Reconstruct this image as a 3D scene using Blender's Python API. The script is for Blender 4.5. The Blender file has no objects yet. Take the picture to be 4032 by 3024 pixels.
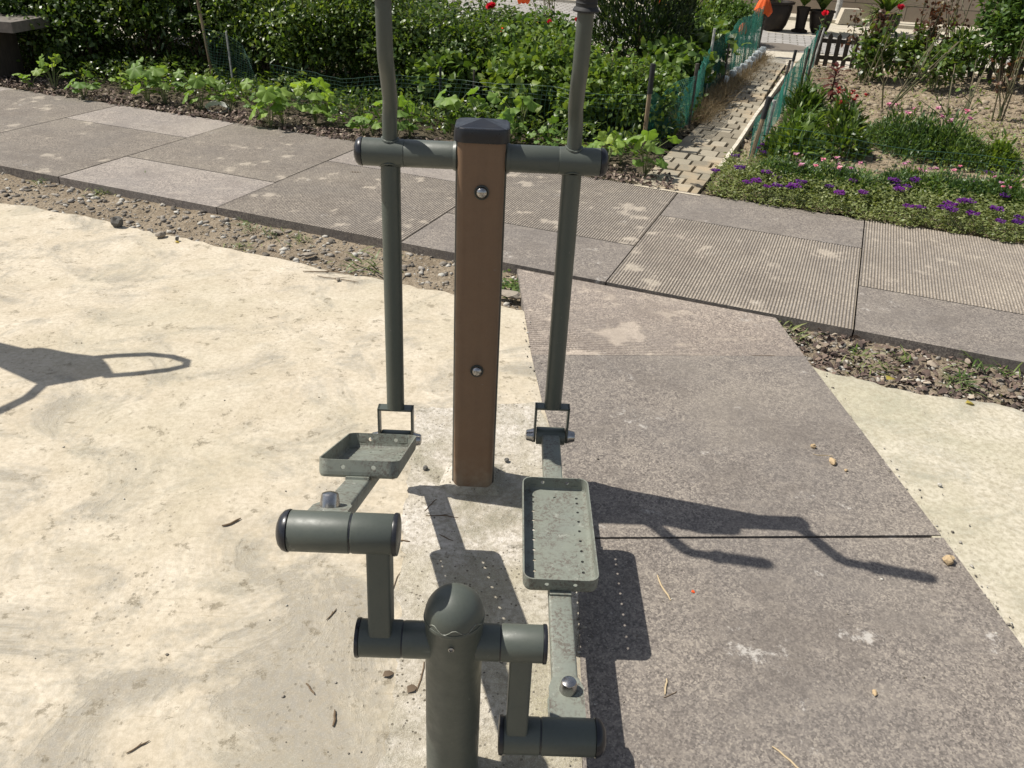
import bpy, math, random
import numpy as np
from mathutils import Vector, Matrix, noise
S = bpy.context.scene
COL = S.collection
# ---------------------------------------------------------------- camera
CAMH = 1.62; FPX = 3289.0
PIT, ROL = math.radians(29.816), math.radians(-2.966)
_fw = np.array([0, math.cos(PIT), -math.sin(PIT)]); _rt = np.array([1, 0, 0.]); _dn = np.cross(_fw, _rt)
_r2 = math.cos(ROL)*_rt + math.sin(ROL)*_dn; _d2 = -math.sin(ROL)*_rt + math.cos(ROL)*_dn
RC = np.array([_r2, _d2, _fw]); CC = np.array([0, 0, CAMH])
cd = bpy.data.cameras.new('camera'); cam = bpy.data.objects.new('camera', cd); COL.objects.link(cam)
cd.sensor_width = 36; cd.lens = FPX/4032*36; cd.clip_end = 500; cd.clip_start = .05
m = Matrix.Identity(4)
for i in range(3):
    m[i][0] = _r2[i]; m[i][1] = -_d2[i]; m[i][2] = -_fw[i]; m[i][3] = CC[i]
cam.matrix_world = m
S.camera = cam
# ---------------------------------------------------------------- light
SAZ, SEL = math.radians(168.4), math.radians(55.4)
SDIR = Vector((math.cos(SEL)*math.cos(SAZ), math.cos(SEL)*math.sin(SAZ), math.sin(SEL)))   # towards the sun
w = bpy.data.worlds.new('World'); S.world = w; w.use_nodes = True
nt = w.node_tree; bg = nt.nodes['Background']
sk = nt.nodes.new('ShaderNodeTexSky'); sk.sky_type = 'NISHITA'; sk.sun_disc = False
sk.sun_elevation = SEL; sk.sun_rotation = math.pi/2 - SAZ
hs = nt.nodes.new('ShaderNodeHueSaturation'); hs.inputs['Saturation'].default_value = .55; nt.links.new(sk.outputs[0], hs.inputs['Color']); nt.links.new(hs.outputs[0], bg.inputs[0]); bg.inputs[1].default_value = 0.085
sl = bpy.data.lights.new('sun', 'SUN'); so = bpy.data.objects.new('sun', sl); COL.objects.link(so)
sl.energy = 4.6; sl.angle = math.radians(.55); sl.color = (1, .95, .86)
so.rotation_euler = SDIR.to_track_quat('Z', 'Y').to_euler()
S.view_settings.view_transform = 'Standard'; S.view_settings.look = 'None'
S.view_settings.exposure = 0.42; S.view_settings.gamma = 1
# ---------------------------------------------------------------- helpers
def at(x, y, z=0.0):
    """ground point under a point of the photograph (2212 px wide frame)"""
    v = RC.T @ np.array([(x*1.8228-2016)/FPX, (y*1.8228-1512)/FPX, 1])
    t = (z-CAMH)/v[2]
    return Vector(CC+t*v)
def rng(s): return np.random.default_rng(s)
def tag(o, label=None, cat=None, group=None, kind=None):
    if label: o['label'] = label
    if cat: o['category'] = cat
    if group: o['group'] = group
    if kind: o['kind'] = kind
    return o
def link(name, me, mat=None, parent=None, smooth=True):
    o = bpy.data.objects.new(name, me); COL.objects.link(o)
    if mat: me.materials.append(mat)
    if parent: o.parent = parent
    if smooth and len(me.polygons):
        me.polygons.foreach_set('use_smooth', [True]*len(me.polygons))
    return o
def empty(name, loc=(0, 0, 0), rz=0, label=None, cat=None, group=None):
    o = bpy.data.objects.new(name, None); COL.objects.link(o); o.location = loc; o.rotation_euler = (0, 0, rz)
    o.empty_display_size = .1
    return tag(o, label, cat, group)
def np_mesh(name, V, F):
    me = bpy.data.meshes.new(name)
    V = np.asarray(V, dtype=np.float32)
    me.vertices.add(len(V)); me.vertices.foreach_set('co', V.ravel())
    F = np.asarray(F, dtype=np.int32); n, k = F.shape
    me.loops.add(n*k); me.loops.foreach_set('vertex_index', F.ravel())
    me.polygons.add(n); me.polygons.foreach_set('loop_start', np.arange(0, n*k, k, dtype=np.int32))
    me.polygons.foreach_set('loop_total', np.full(n, k, dtype=np.int32))
    me.update(calc_edges=True); me.validate()
    return me
def copy_tree(o, parent=None):
    c = o.copy(); COL.objects.link(c); c.parent = parent
    for ch in list(o.children): copy_tree(ch, c)
    return c
class MB:
    def __init__(s): s.v = []; s.f = []
    def add(s, vs, fs, M=None):
        b = len(s.v)
        for p in vs:
            p = Vector(p)
            s.v.append(tuple(M @ p if M else p))
        for f in fs: s.f.append([b+i for i in f])
    def box(s, c, d, M=None, bev=0):
        x, y, z = c; a, b, h = d[0]/2, d[1]/2, d[2]/2
        if not bev:
            s.add([(x+i*a, y+j*b, z+k*h) for k in (-1, 1) for j in (-1, 1) for i in (-1, 1)],
                  [(0, 2, 3, 1), (4, 5, 7, 6), (0, 1, 5, 4), (2, 6, 7, 3), (0, 4, 6, 2), (1, 3, 7, 5)], M)
        else:
            s.prism(rrect(a*2, b*2, bev, 3), z-h, z+h, M, (x, y))
    def prism(s, out, z0, z1, M=None, off=(0, 0), bev=0):
        n = len(out)
        rings = [(z0, 1), (z1, 1)] if not bev else [(z0, 1-bev), (z0+bev*.04, 1), (z1-bev*.04, 1), (z1, 1-bev)]
        vs = [(p[0]*k+off[0], p[1]*k+off[1], z) for z, k in rings for p in out]
        fs = []
        for r in range(len(rings)-1):
            for i in range(n):
                j = (i+1) % n; fs.append((r*n+i, r*n+j, (r+1)*n+j, (r+1)*n+i))
        fs.append(tuple(reversed(range(n)))); fs.append(tuple(range((len(rings)-1)*n, len(rings)*n)))
        s.add(vs, fs, M)
    def lathe(s, prof, n=24, M=None, cap=True):
        """prof: (r, z) list about local z"""
        vs = [(r*math.cos(2*math.pi*i/n), r*math.sin(2*math.pi*i/n), z) for r, z in prof for i in range(n)]
        fs = [(k*n+i, k*n+(i+1) % n, (k+1)*n+(i+1) % n, (k+1)*n+i) for k in range(len(prof)-1) for i in range(n)]
        if cap:
            fs.append(tuple(reversed(range(n)))); fs.append(tuple(range((len(prof)-1)*n, len(prof)*n)))
        s.add(vs, fs, M)
    def tube(s, pts, r, n=12, cap=True):
        pts = [Vector(p) for p in pts]; rs = r if isinstance(r, (list, tuple)) else [r]*len(pts)
        ref = None; rings = []
        for i, p in enumerate(pts):
            d = (pts[min(i+1, len(pts)-1)]-pts[max(i-1, 0)]).normalized()
            if ref is None: ref = d.orthogonal().normalized()
            a = (ref-d*ref.dot(d)); a = a.normalized() if a.length > 1e-6 else d.orthogonal().normalized(); ref = a
            b = d.cross(a)
            rings += [p+(a*math.cos(2*math.pi*k/n)+b*math.sin(2*math.pi*k/n))*rs[i] for k in range(n)]
        fs = [(i*n+k, i*n+(k+1) % n, (i+1)*n+(k+1) % n, (i+1)*n+k) for i in range(len(pts)-1) for k in range(n)]
        if cap:
            fs.append(tuple(reversed(range(n)))); fs.append(tuple(range((len(pts)-1)*n, len(pts)*n)))
        s.add(rings, fs)
    def build(s, name, mat, parent=None, smooth=True, sharp=40):
        me = bpy.data.meshes.new(name); me.from_pydata(s.v, [], s.f); me.update()
        o = link(name, me, mat, parent, smooth)
        if smooth: me.set_sharp_from_angle(angle=math.radians(sharp))
        return o
def rrect(w_, h_, r, n=4):
    pts = []
    for cx, cy, a0 in ((w_/2-r, h_/2-r, 0), (-w_/2+r, h_/2-r, 90), (-w_/2+r, -h_/2+r, 180), (w_/2-r, -h_/2+r, 270)):
        for k in range(n+1):
            a = math.radians(a0+90*k/n); pts.append((cx+r*math.cos(a), cy+r*math.sin(a)))
    return pts
def axis_m(o, z, x=None):
    """matrix whose local z runs along z, origin o"""
    z = Vector(z).normalized(); x = Vector(x) if x is not None else z.orthogonal()
    x = (x-z*x.dot(z)).normalized(); y = z.cross(x)
    return Matrix(((x[0], y[0], z[0], o[0]), (x[1], y[1], z[1], o[1]), (x[2], y[2], z[2], o[2]), (0, 0, 0, 1)))
# ---------------------------------------------------------------- materials
class NT:
    def __init__(s, name, rough=.6, spec=.4):
        s.m = bpy.data.materials.new(name); s.m.use_nodes = True; s.t = s.m.node_tree
        s.b = s.t.nodes['Principled BSDF']; s.b.inputs['Roughness'].default_value = rough
        s.b.inputs['Specular IOR Level'].default_value = spec
        s.c = s.t.nodes.new('ShaderNodeTexCoord').outputs['Object']
    def n(s, ty, **k):
        x = s.t.nodes.new(ty)
        for a, v in k.items(): setattr(x, a, v)
        return x
    def L(s, a, b): s.t.links.new(a, b)
    def mapping(s, sc=(1, 1, 1), rot=(0, 0, 0), loc=(0, 0, 0)):
        x = s.n('ShaderNodeMapping'); x.inputs['Scale'].default_value = sc; x.inputs['Rotation'].default_value = rot
        x.inputs['Location'].default_value = loc; s.L(s.c, x.inputs[0]); return x.outputs[0]
    def noise(s, scale, det=6, rough=.6, co=None, dist=0):
        x = s.n('ShaderNodeTexNoise'); x.inputs['Scale'].default_value = scale; x.inputs['Detail'].default_value = det
        x.inputs['Roughness'].default_value = rough; x.inputs['Distortion'].default_value = dist
        s.L(co or s.c, x.inputs['Vector']); return x.outputs['Fac']
    def vor(s, scale, co=None, feat='F1', out='Distance', rnd=1):
        x = s.n('ShaderNodeTexVoronoi', feature=feat); x.inputs['Scale'].default_value = scale
        x.inputs['Randomness'].default_value = rnd
        s.L(co or s.c, x.inputs['Vector']); return x.outputs[out]
    def ramp(s, f, a, b, lo=0, hi=1):
        x = s.n('ShaderNodeMapRange'); x.inputs['From Min'].default_value = a; x.inputs['From Max'].default_value = b
        x.inputs['To Min'].default_value = lo; x.inputs['To Max'].default_value = hi; s.L(f, x.inputs['Value']); return x.outputs[0]
    def mul(s, a, b, op='MULTIPLY'):
        x = s.n('ShaderNodeMath', operation=op)
        for i, v in enumerate((a, b)):
            if isinstance(v, (int, float)): x.inputs[i].default_value = v
            else: s.L(v, x.inputs[i])
        return x.outputs[0]
    def mix(s, f, a, b, bt='MIX'):
        x = s.n('ShaderNodeMix', data_type='RGBA', blend_type=bt)
        for i, v in ((0, f), (6, a), (7, b)):
            if isinstance(v, (int, float)): x.inputs[i].default_value = v
            elif isinstance(v, (tuple, list)): x.inputs[i].default_value = (*v, 1)
            else: s.L(v, x.inputs[i])
        return x.outputs[2]
    def col(s, v):
        if isinstance(v, (tuple, list)): s.b.inputs['Base Color'].default_value = (*v, 1)
        else: s.L(v, s.b.inputs['Base Color'])
        return s
    def rough(s, v): s.L(v, s.b.inputs['Roughness']); return s
    def bump(s, h, strength=.3, dist=.01):
        x = s.n('ShaderNodeBump'); x.inputs['Strength'].default_value = strength; x.inputs['Distance'].default_value = dist
        s.L(h, x.inputs['Height'])
        if s.b.inputs['Normal'].is_linked:
            s.L(s.b.inputs['Normal'].links[0].from_socket, x.inputs['Normal'])
        s.L(x.outputs[0], s.b.inputs['Normal']); return s
    def island(s):
        g = s.n('ShaderNodeNewGeometry'); return g.outputs['Random Per Island']
    def attr(s, name):
        a = s.n('ShaderNodeAttribute', attribute_name=name); return a.outputs['Fac']
    def rampc(s, f, cols):
        x = s.n('ShaderNodeValToRGB'); e = x.color_ramp.elements
        while len(e) < len(cols): e.new(.5)
        for i, (p, c) in enumerate(cols): e[i].position = p; e[i].color = (*c, 1)
        s.L(f, x.inputs[0]); return x.outputs[0]

def concrete(name, base, light, green, gamt, pit=.5, rough_amt=1, near=0, pitsc=42):
    M = NT(name, .85, .25)
    big = M.noise(1.1, 5, .6); mid = M.noise(5, 6, .65, dist=.6); fine = M.noise(60, 5, .7); grit = M.noise(320, 3, .7)
    st = M.noise(7, 6, .7, M.mapping((.7, 6, 1), (0, 0, -.5)))
    c = M.mix(M.ramp(mid, .38, .66), base, light)
    blot = M.noise(2.6, 9, .72, M.mapping((1, 1, 1), loc=(7, 3, 1)), .8)
    if near:
        sx = M.n('ShaderNodeSeparateXYZ'); M.L(M.c, sx.inputs[0])
        g = M.mul(M.mul(M.ramp(sx.outputs['Y'], 2.6, 1.1, 0, .075), M.ramp(sx.outputs['X'], -1.5, -.2, -.02, .03), 'ADD'), near)
        if near == 1:
            ab = M.mul(M.mul(sx.outputs['X'], .46, 'ADD'), 0, 'ADD'); a2 = M.n('ShaderNodeMath', operation='ABSOLUTE'); M.L(ab, a2.inputs[0]); g = M.mul(g, M.mul(M.ramp(a2.outputs[0], .26, .03, 0, .07), M.ramp(sx.outputs['Y'], 2.1, 1.5, 0, 1)), 'ADD')
        blot = M.mul(blot, g, 'ADD')
    c = M.mix(M.ramp(blot, .50, .60, 0, .8*(1 if near or gamt > .5 else .4)), c, (green[0]*.76, green[1]*.78, green[2]*.92))
    c = M.mix(M.ramp(M.noise(11, 8, .8, M.mapping((1, 1, 1), loc=(1, 9, 4))), .52, .62, 0, .45), c, (light[0]*.95, light[1]*.94, light[2]*.93))
    c = M.mix(M.ramp(blot, .61, .68, 0, .6), c, (green[0]*.55, green[1]*.57, green[2]*.7))
    c = M.mix(M.mul(M.ramp(big, .47, .62), gamt), c, green)
    c = M.mix(M.mul(M.ramp(M.noise(3.3, 8, .7, M.mapping((1, 1, 1), loc=(3, 1, 0))), .58, .74), .6), c, (green[0]*.78, green[1]*.76, green[2]*.85))
    c = M.mix(M.mul(M.ramp(st, .55, .75), .25), c, (base[0]*.72, base[1]*.7, base[2]*.68))
    c = M.mix(M.ramp(fine, .40, .64, .0, .75 if near != 1 else .45), c, (base[0]*.60, base[1]*.585, base[2]*.54))
    c = M.mix(M.ramp(grit, .5, .75, .0, .55 if near != 1 else .3), c, (light[0]*1.1, light[1]*1.1, light[2]*1.08))
    vd = M.vor(pitsc); pm = M.ramp(M.noise(2.2, 3, .5, M.mapping((1, 1, 1), loc=(9, 2, 0))), .34 if pitsc > 50 else .5, .6)
    if near:
        sp_ = M.noise(14, 8, .8, M.mapping((1, 1, 1), loc=(2, 8, 5)))
        c = M.mix(M.ramp(sp_, .56, .64, 0, .7), c, (base[0]*.55, base[1]*.54, base[2]*.50))
        ve = M.vor(2.3, M.mapping((1, 1, 1), loc=(.4, .1, 0)), 'DISTANCE_TO_EDGE'); wob = M.mul(M.noise(9, 6, .7), .05)
        crk = M.mul(M.ramp(M.mul(ve, wob, 'SUBTRACT'), -.012, -.006, 0, 1), 1)
        ln = M.noise(5, 2, .5, M.mapping((1.2, 26, 1), (0, 0, 1.05)))
        c = M.mix(M.mul(M.ramp(ln, .66, .70), .35), c, (base[0]*.6, base[1]*.58, base[2]*.52))
    pits = M.mul(M.ramp(vd, .12, .20, 1, 0), M.mul(pm, pit))
    c = M.mix(pits, c, (.13, .11, .08))
    # hairline scratches
    M.col(c)
    M.bump(fine, .15*rough_amt, .01); M.bump(grit, .3*rough_amt, .003); M.bump(mid, .18*rough_amt, .02)
    M.bump(M.mul(pits, -1), .6, .004)
    if near: M.bump(M.ramp(sp_, .60, .68, 1, 0), .5, .006); M.bump(M.ramp(blot, .60, .64, 1, 0), .35, .006)
    return M.m
m_pad = concrete('pad_concrete', (.475, .41, .312), (.575, .51, .41), (.40, .36, .255), .4, .45, 1, 1)
m_padg = concrete('mossy_pad_concrete', (.465, .42, .325), (.55, .505, .415), (.37, .35, .245), .6, .3)
m_patch = concrete('rough_patch_concrete', (.44, .395, .32), (.64, .595, .54), (.33, .30, .19), .8, 1.0, 2.6, .25, 55)
m_far = concrete('courtyard_concrete', (.50, .45, .37), (.58, .53, .45), (.40, .38, .28), .4, .1)
def slab_mat(name, k=1.0, ribs=False, tint=(1, 1, 1)):
    M = NT(name, .72, .35)
    def q(a, b, c): return (a*k*tint[0], b*k*tint[1]*1.01, c*k*tint[2]*.96)
    sp = M.mix(.5, M.vor(210, out='Color'), M.mix(.5, M.vor(95, out='Color'), M.noise(55, 5, .8))); bw_ = M.n('ShaderNodeRGBToBW'); M.L(sp, bw_.inputs[0]); sp = bw_.outputs[0]; sp2 = M.noise(230, 2, .7); big = M.noise(1.7, 5, .6); wear = M.noise(6, 7, .7, M.mapping((1, 2.2, 1)))
    c = M.rampc(sp, [(.30, q(.12, .103, .096)), (.44, q(.20, .173, .160)), (.56, q(.275, .238, .218)), (.72, q(.40, .35, .31))])
    c = M.mix(M.ramp(sp2, .45, .65, 0, .35), c, q(.12, .11, .115))
    c = M.mix(M.ramp(big, .42, .62, 0, .42), c, q(.175, .158, .155))
    c = M.mix(M.ramp(wear, .52, .70, 0, .4), c, q(.39, .34, .30))
    stn = M.noise(3.1, 8, .75, M.mapping((1, 1, 1), loc=(1, 4, 2)))
    c = M.mix(M.ramp(stn, .50, .62, 0, .45), c, q(.15, .128, .118))
    dst = M.noise(1.3, 7, .7, M.mapping((1, 1, 1), loc=(6, 2, 2)))
    c = M.mix(M.ramp(dst, .52, .70, 0, .3), c, q(.34, .30, .265))
    scuff = M.ramp(M.noise(4.5, 10, .82, M.mapping((1, 1, 1), loc=(5, 7, 0))), .60, .66, 0, .65)
    c = M.mix(scuff, c, (.52, .49, .45))
    if ribs:
        c = M.mix(M.mul(M.attr('fill'), .35), c, q(.38, .33, .28))
        c = M.mix(M.mul(M.attr('groove'), .7), c, q(.13, .11, .09))
    M.col(c); M.bump(sp, .12, .003); M.bump(sp2, .15, .002)
    return M.m
m_slab = slab_mat('flamed_granite', .82, tint=(1.01, 1.0, .99))
m_slab2 = slab_mat('flamed_granite_pale', 1.08, tint=(1.01, 1.0, 1.0))
m_rib = slab_mat('ribbed_granite', 1.16, True, (1.0, .985, .95))
m_ribb = slab_mat('ribbed_granite_pink', 1.22, True, (1.03, .99, .97))
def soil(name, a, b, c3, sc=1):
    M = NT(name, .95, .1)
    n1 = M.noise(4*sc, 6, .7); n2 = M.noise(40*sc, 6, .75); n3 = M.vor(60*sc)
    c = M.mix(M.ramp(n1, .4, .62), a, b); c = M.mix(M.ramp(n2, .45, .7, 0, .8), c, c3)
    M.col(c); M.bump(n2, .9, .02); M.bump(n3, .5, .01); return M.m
m_dirt = soil('dry_dirt', (.19, .15, .105), (.29, .235, .17), (.40, .34, .26))
m_bed = soil('garden_soil', (.20, .155, .105), (.30, .24, .165), (.40, .33, .24))
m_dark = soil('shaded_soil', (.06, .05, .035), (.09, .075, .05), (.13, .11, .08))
def rocks(name, cols):
    M = NT(name, .9, .2); c = M.rampc(M.island(), cols); c = M.mix(M.ramp(M.noise(60, 4, .7), .4, .7, 0, .4), c, (.1, .09, .08))
    M.col(c); M.bump(M.noise(90, 4, .7), .5, .005); return M.m
m_peb = rocks('pebbles', [(0, (.09, .08, .068)), (.35, (.19, .165, .135)), (.7, (.33, .30, .26)), (1, (.50, .48, .43))])
m_clod = rocks('soil_clods', [(0, (.12, .09, .062)), (.5, (.22, .175, .12)), (1, (.36, .30, .22))])
m_litter = rocks('leaf_litter', [(0, (.055, .04, .035)), (.4, (.13, .09, .075)), (.8, (.24, .18, .14)), (1, (.42, .36, .28))])
m_tanclod = rocks('dried_mud', [(0, (.36, .25, .14)), (1, (.46, .34, .20))])
m_grey = rocks('grey_stone', [(0, (.09, .09, .085)), (1, (.13, .125, .115))])
m_tan = rocks('tan_stone', [(0, (.24, .21, .17)), (1, (.3, .26, .21))])
def paint(name, a, rust=0.0, rough=.42, dirt=.3, streak=0):
    M = NT(name, rough, .5)
    c = M.mix(M.ramp(M.noise(9, 6, .65), .4, .7, 0, dirt), a, (a[0]*1.3, a[1]*1.24, a[2]*1.1))
    c = M.mix(M.ramp(M.noise(190, 2, .6), .52, .66, 0, .22), c, (a[0]*.72, a[1]*.72, a[2]*.74))
    c = M.mix(M.mul(M.ramp(M.noise(38, 6, .75, M.mapping((1, 1, 1), loc=(7, 1, 3))), .66, .70), .5), c, (.22, .22, .20))
    if streak == 0 and a[0] < .02: c = a
    if streak:
        st = M.noise(60, 5, .7, M.mapping((1, 1, .03))); c = M.mix(M.ramp(st, .42, .62, 0, .14), c, (a[0]*.55, a[1]*.55, a[2]*.6))
        sx = M.n('ShaderNodeSeparateXYZ'); M.L(M.c, sx.inputs[0]); dz = M.mul(M.ramp(sx.outputs['Z'], .0, .13, 1, 0), M.ramp(M.noise(18, 5, .7), .35, .65))
        c = M.mix(M.mul(dz, .8), c, (.25, .21, .155))
    if rust:
        mk = M.mul(M.ramp(M.noise(120, 5, .8), .47, .57), M.ramp(M.noise(16, 4, .6), .40, .56))
        c = M.mix(M.mul(mk, rust), c, (.105, .088, .072))
        c = M.mix(M.mul(M.ramp(M.noise(26, 7, .75, M.mapping((1, 1, 1), loc=(4, 4, 4))), .60, .66), rust*.8), c, (.30, .31, .27))
    M.col(c)
    M.rough(M.ramp(M.noise(22, 5, .7), .3, .7, rough-.08, rough+.16)); M.bump(M.noise(170, 2, .5), .05, .002)
    return M.m
m_green = paint('grey_green_paint', (.070, .080, .069))
m_green2 = paint('worn_grey_green_paint', (.185, .20, .172), .9, .48)
m_tube = paint('tube_green_paint', (.066, .077, .066), 0, .36, .15)
m_brown = paint('brown_panel', (.165, .10, .058), 0, .55, .25, 1)
m_core = paint('dark_core_paint', (.03, .034, .03), 0, .4)
m_black = paint('black_plastic', (.012, .013, .017), 0, .3, .1)
m_rubber = paint('black_rubber', (.018, .018, .019), 0, .7, .1)
M = NT('chrome_steel', .2, .5); M.b.inputs['Metallic'].default_value = 1; M.col(M.mix(M.ramp(M.noise(60, 5, .7), .4, .7, 0, .6), (.42, .41, .40), (.20, .19, .18))); M.rough(M.ramp(M.noise(40, 5, .7), .3, .7, .14, .4)); m_chrome = M.m
def leafm(name, cols, trans=.35, rough=.42, spec=.35, tcol=None):
    M = NT(name, rough, spec)
    c = M.rampc(M.island(), cols)
    c = M.mix(M.ramp(M.noise(30, 3, .6), .4, .7, 0, .3), c, tuple(x*.6 for x in cols[0][1]))
    oi = M.n('ShaderNodeObjectInfo'); v1 = M.mix(oi.outputs['Random'], (.72, .78, .8), (1.35, 1.22, 1.05))
    c = M.mix(1.0, c, v1, 'MULTIPLY')
    M.col(c)
    tr = M.n('ShaderNodeBsdfTranslucent'); tc = tcol or (1.5, 1.5, .6)
    mm = M.mix(1.0, c, tc, 'MULTIPLY'); M.L(mm, tr.inputs[0])
    mx = M.n('ShaderNodeMixShader'); mx.inputs[0].default_value = trans
    M.L(M.b.outputs[0], mx.inputs[1]); M.L(tr.outputs[0], mx.inputs[2])
    out = M.t.nodes['Material Output']; M.L(mx.outputs[0], out.inputs[0])
    return M.m
m_lf_dark = leafm('shrub_leaf', [(0, (.028, .058, .014)), (.4, (.06, .11, .025)), (.8, (.11, .175, .04)), (1, (.2, .26, .08))], .45, rough=.36, spec=.55)
m_lf_mid = leafm('bush_leaf', [(0, (.03, .062, .016)), (.45, (.068, .125, .028)), (1, (.155, .215, .05))], .40, rough=.38, spec=.5)
m_lf_bri = leafm('bright_leaf', [(0, (.055, .105, .022)), (.5, (.10, .175, .035)), (1, (.18, .25, .06))])
m_lf_mal = leafm('mallow_leaf', [(0, (.12, .21, .045)), (.5, (.17, .29, .06)), (1, (.25, .36, .09))], .4, .55)
m_lf_yew = leafm('yew_needles', [(0, (.012, .025, .01)), (.6, (.025, .05, .015)), (1, (.09, .13, .03))], .2)
m_lf_car = leafm('carnation_leaf', [(0, (.04, .085, .03)), (.5, (.07, .13, .05)), (1, (.11, .18, .07))], .3)
m_lf_carn = leafm('carnation_mound_leaf', [(0, (.04, .085, .03)), (.5, (.085, .15, .05)), (1, (.17, .24, .08))], .35)
m_lf_verb = leafm('verbena_leaf', [(0, (.09, .12, .04)), (.5, (.16, .205, .075)), (1, (.26, .30, .13))], .3)
m_lf_red = leafm('burgundy_leaf', [(0, (.07, .022, .02)), (.5, (.13, .045, .035)), (1, (.19, .085, .055))], .3, tcol=(1.6, .8, .7))
m_lf_rr = leafm('red_rose_leaf', [(0, (.05, .03, .02)), (.5, (.11, .05, .03)), (1, (.13, .12, .05))], .3, tcol=(1.5, 1, .7))
m_straw = leafm('dry_grass', [(0, (.25, .18, .11)), (.6, (.36, .28, .18)), (1, (.48, .39, .27))], .25, .8, .1, (1.2, 1.1, .8))
m_pale = leafm('variegated_leaf', [(0, (.22, .28, .10)), (1, (.42, .46, .24))], .3)
m_yel = leafm('yellow_leaf', [(0, (.4, .33, .05)), (1, (.55, .42, .1))], .3)
def petal(name, a, b): return leafm(name, [(0, a), (1, b)], .3, .6, .2, (1.1, .9, 1.1))
m_purple = petal('purple_petals', (.07, .008, .14), (.16, .03, .26))
m_rose = petal('red_petals', (.55, .01, .03), (.75, .04, .08)); m_orange = petal('orange_petals', (.7, .07, .02), (.85, .15, .05))
m_pink = petal('pink_petals', (.62, .18, .34), (.82, .45, .58)); m_crim = petal('crimson_petals', (.25, .015, .015), (.42, .04, .04))
M = NT('woody_stem', .8, .2); M.col(M.mix(M.ramp(M.noise(40, 4, .6), .4, .6), (.09, .065, .04), (.16, .12, .08))); m_stem = M.m
M = NT('green_stem', .6, .3); M.col(M.mix(M.ramp(M.noise(12, 4, .6), .4, .6), (.13, .17, .06), (.2, .2, .09))); m_gstem = M.m
M = NT('rose_cane', .6, .3); M.col(M.mix(M.ramp(M.noise(12, 4, .6), .4, .6), (.09, .10, .045), (.16, .13, .08))); m_cane = M.m
M = NT('bamboo', .6, .3); M.col(M.mix(M.ramp(M.noise(25, 4, .6, M.mapping((1, 1, .1))), .4, .6), (.17, .12, .075), (.30, .23, .15))); m_stake = M.m
M = NT('dark_stake', .7, .3); M.col(M.mix(M.ramp(M.noise(30, 4, .6), .4, .6), (.04, .035, .03), (.10, .085, .07))); m_dstake = M.m
M = NT('pale_pole', .5, .3); M.col(M.mix(M.ramp(M.noise(30, 4, .6), .4, .6), (.30, .29, .27), (.5, .49, .47))); m_pole = M.m
M = NT('dark_wood', .75, .3); M.col(M.mix(M.ramp(M.noise(14, 5, .7, M.mapping((6, 6, .6))), .35, .65), (.045, .037, .030), (.085, .07, .055))); m_dwood = M.m
M = NT('net_green', .5, .3); M.col(M.mix(M.ramp(M.noise(5, 3, .6), .4, .6), (.012, .085, .065), (.02, .15, .11))); m_net = M.m
M = NT('wire_green', .5, .3); M.col((.03, .075, .055)); m_wire = M.m
M = NT('twig', .85, .1); M.col(M.mix(M.noise(50), (.09, .06, .04), (.2, .15, .1))); m_twig = M.m
M = NT('straw_stalk', .8, .1); M.col(M.mix(M.noise(50), (.36, .27, .16), (.55, .45, .3))); m_stalk = M.m
# ---------------------------------------------------------------- path frame
PA = math.radians(-20.394); E1 = Vector((math.cos(PA), math.sin(PA), 0)); E2 = Vector((-math.sin(PA), math.cos(PA), 0))
PO = Vector((-2.50306*CAMH, 3.44388*CAMH, 0))
US = [0, .738*CAMH, 1.491*CAMH, 2.244*CAMH, 2.963*CAMH, 3.695*CAMH]
US = [US[0]-2.42, US[0]-1.21]+US+[US[-1]+1.2, US[-1]+2.4]
SS, ST = .356*CAMH, 1.0872*CAMH
def uv(u, v, z=0): p = PO+E1*u+E2*v; return Vector((p.x, p.y, z))
def to_uv(p): d = Vector((p[0], p[1], 0))-PO; return d.dot(E1), d.dot(E2)
def sheet(name, pts, z, mat, kind='structure', thick=.06, sub=None):
    mb = MB(); n = len(pts)
    vs = [(p[0], p[1], z) for p in pts]+[(p[0], p[1], z-thick) for p in pts]
    mb.add(vs, [tuple(range(n))]+[(i, i+n, (i+1) % n+n, (i+1) % n) for i in range(n)])
    o = mb.build(name, mat, smooth=False)
    if kind: o['kind'] = kind
    return o
def area(pts): return sum(pts[i][0]*pts[(i+1) % len(pts)][1]-pts[(i+1) % len(pts)][0]*pts[i][1] for i in range(len(pts)))/2
def ccw(pts): return pts if area(pts) > 0 else pts[::-1]
# ground sheet to the horizon
mb = MB(); mb.add([(-150, -20, -.075), (150, -20, -.075), (150, 250, -.075), (-150, 250, -.075)], [(0, 1, 2, 3)])
tag(mb.build('ground', m_dirt, smooth=False), kind='structure')
def rough_grid(name, inside, x0, x1, y0, y1, st, zf, mat, seed=0):
    xs = np.arange(x0, x1, st); ys = np.arange(y0, y1, st); idx = {}; V = []; F = []
    for i, x in enumerate(xs):
        for j, y in enumerate(ys):
            if inside(x, y):
                idx[i, j] = len(V); V.append((x, y, zf(x, y)))
    for (i, j) in list(idx):
        q = [(i, j), (i+1, j), (i+1, j+1), (i, j+1)]
        if all(k in idx for k in q): F.append([idx[k] for k in q])
    o = link(name, np_mesh(name, V, F), mat); o['kind'] = 'structure'; return o
def fbm(x, y, s, o=4): return noise.fractal(Vector((x*s, y*s, 3.1)), 1.0, 2.0, o)
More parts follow.
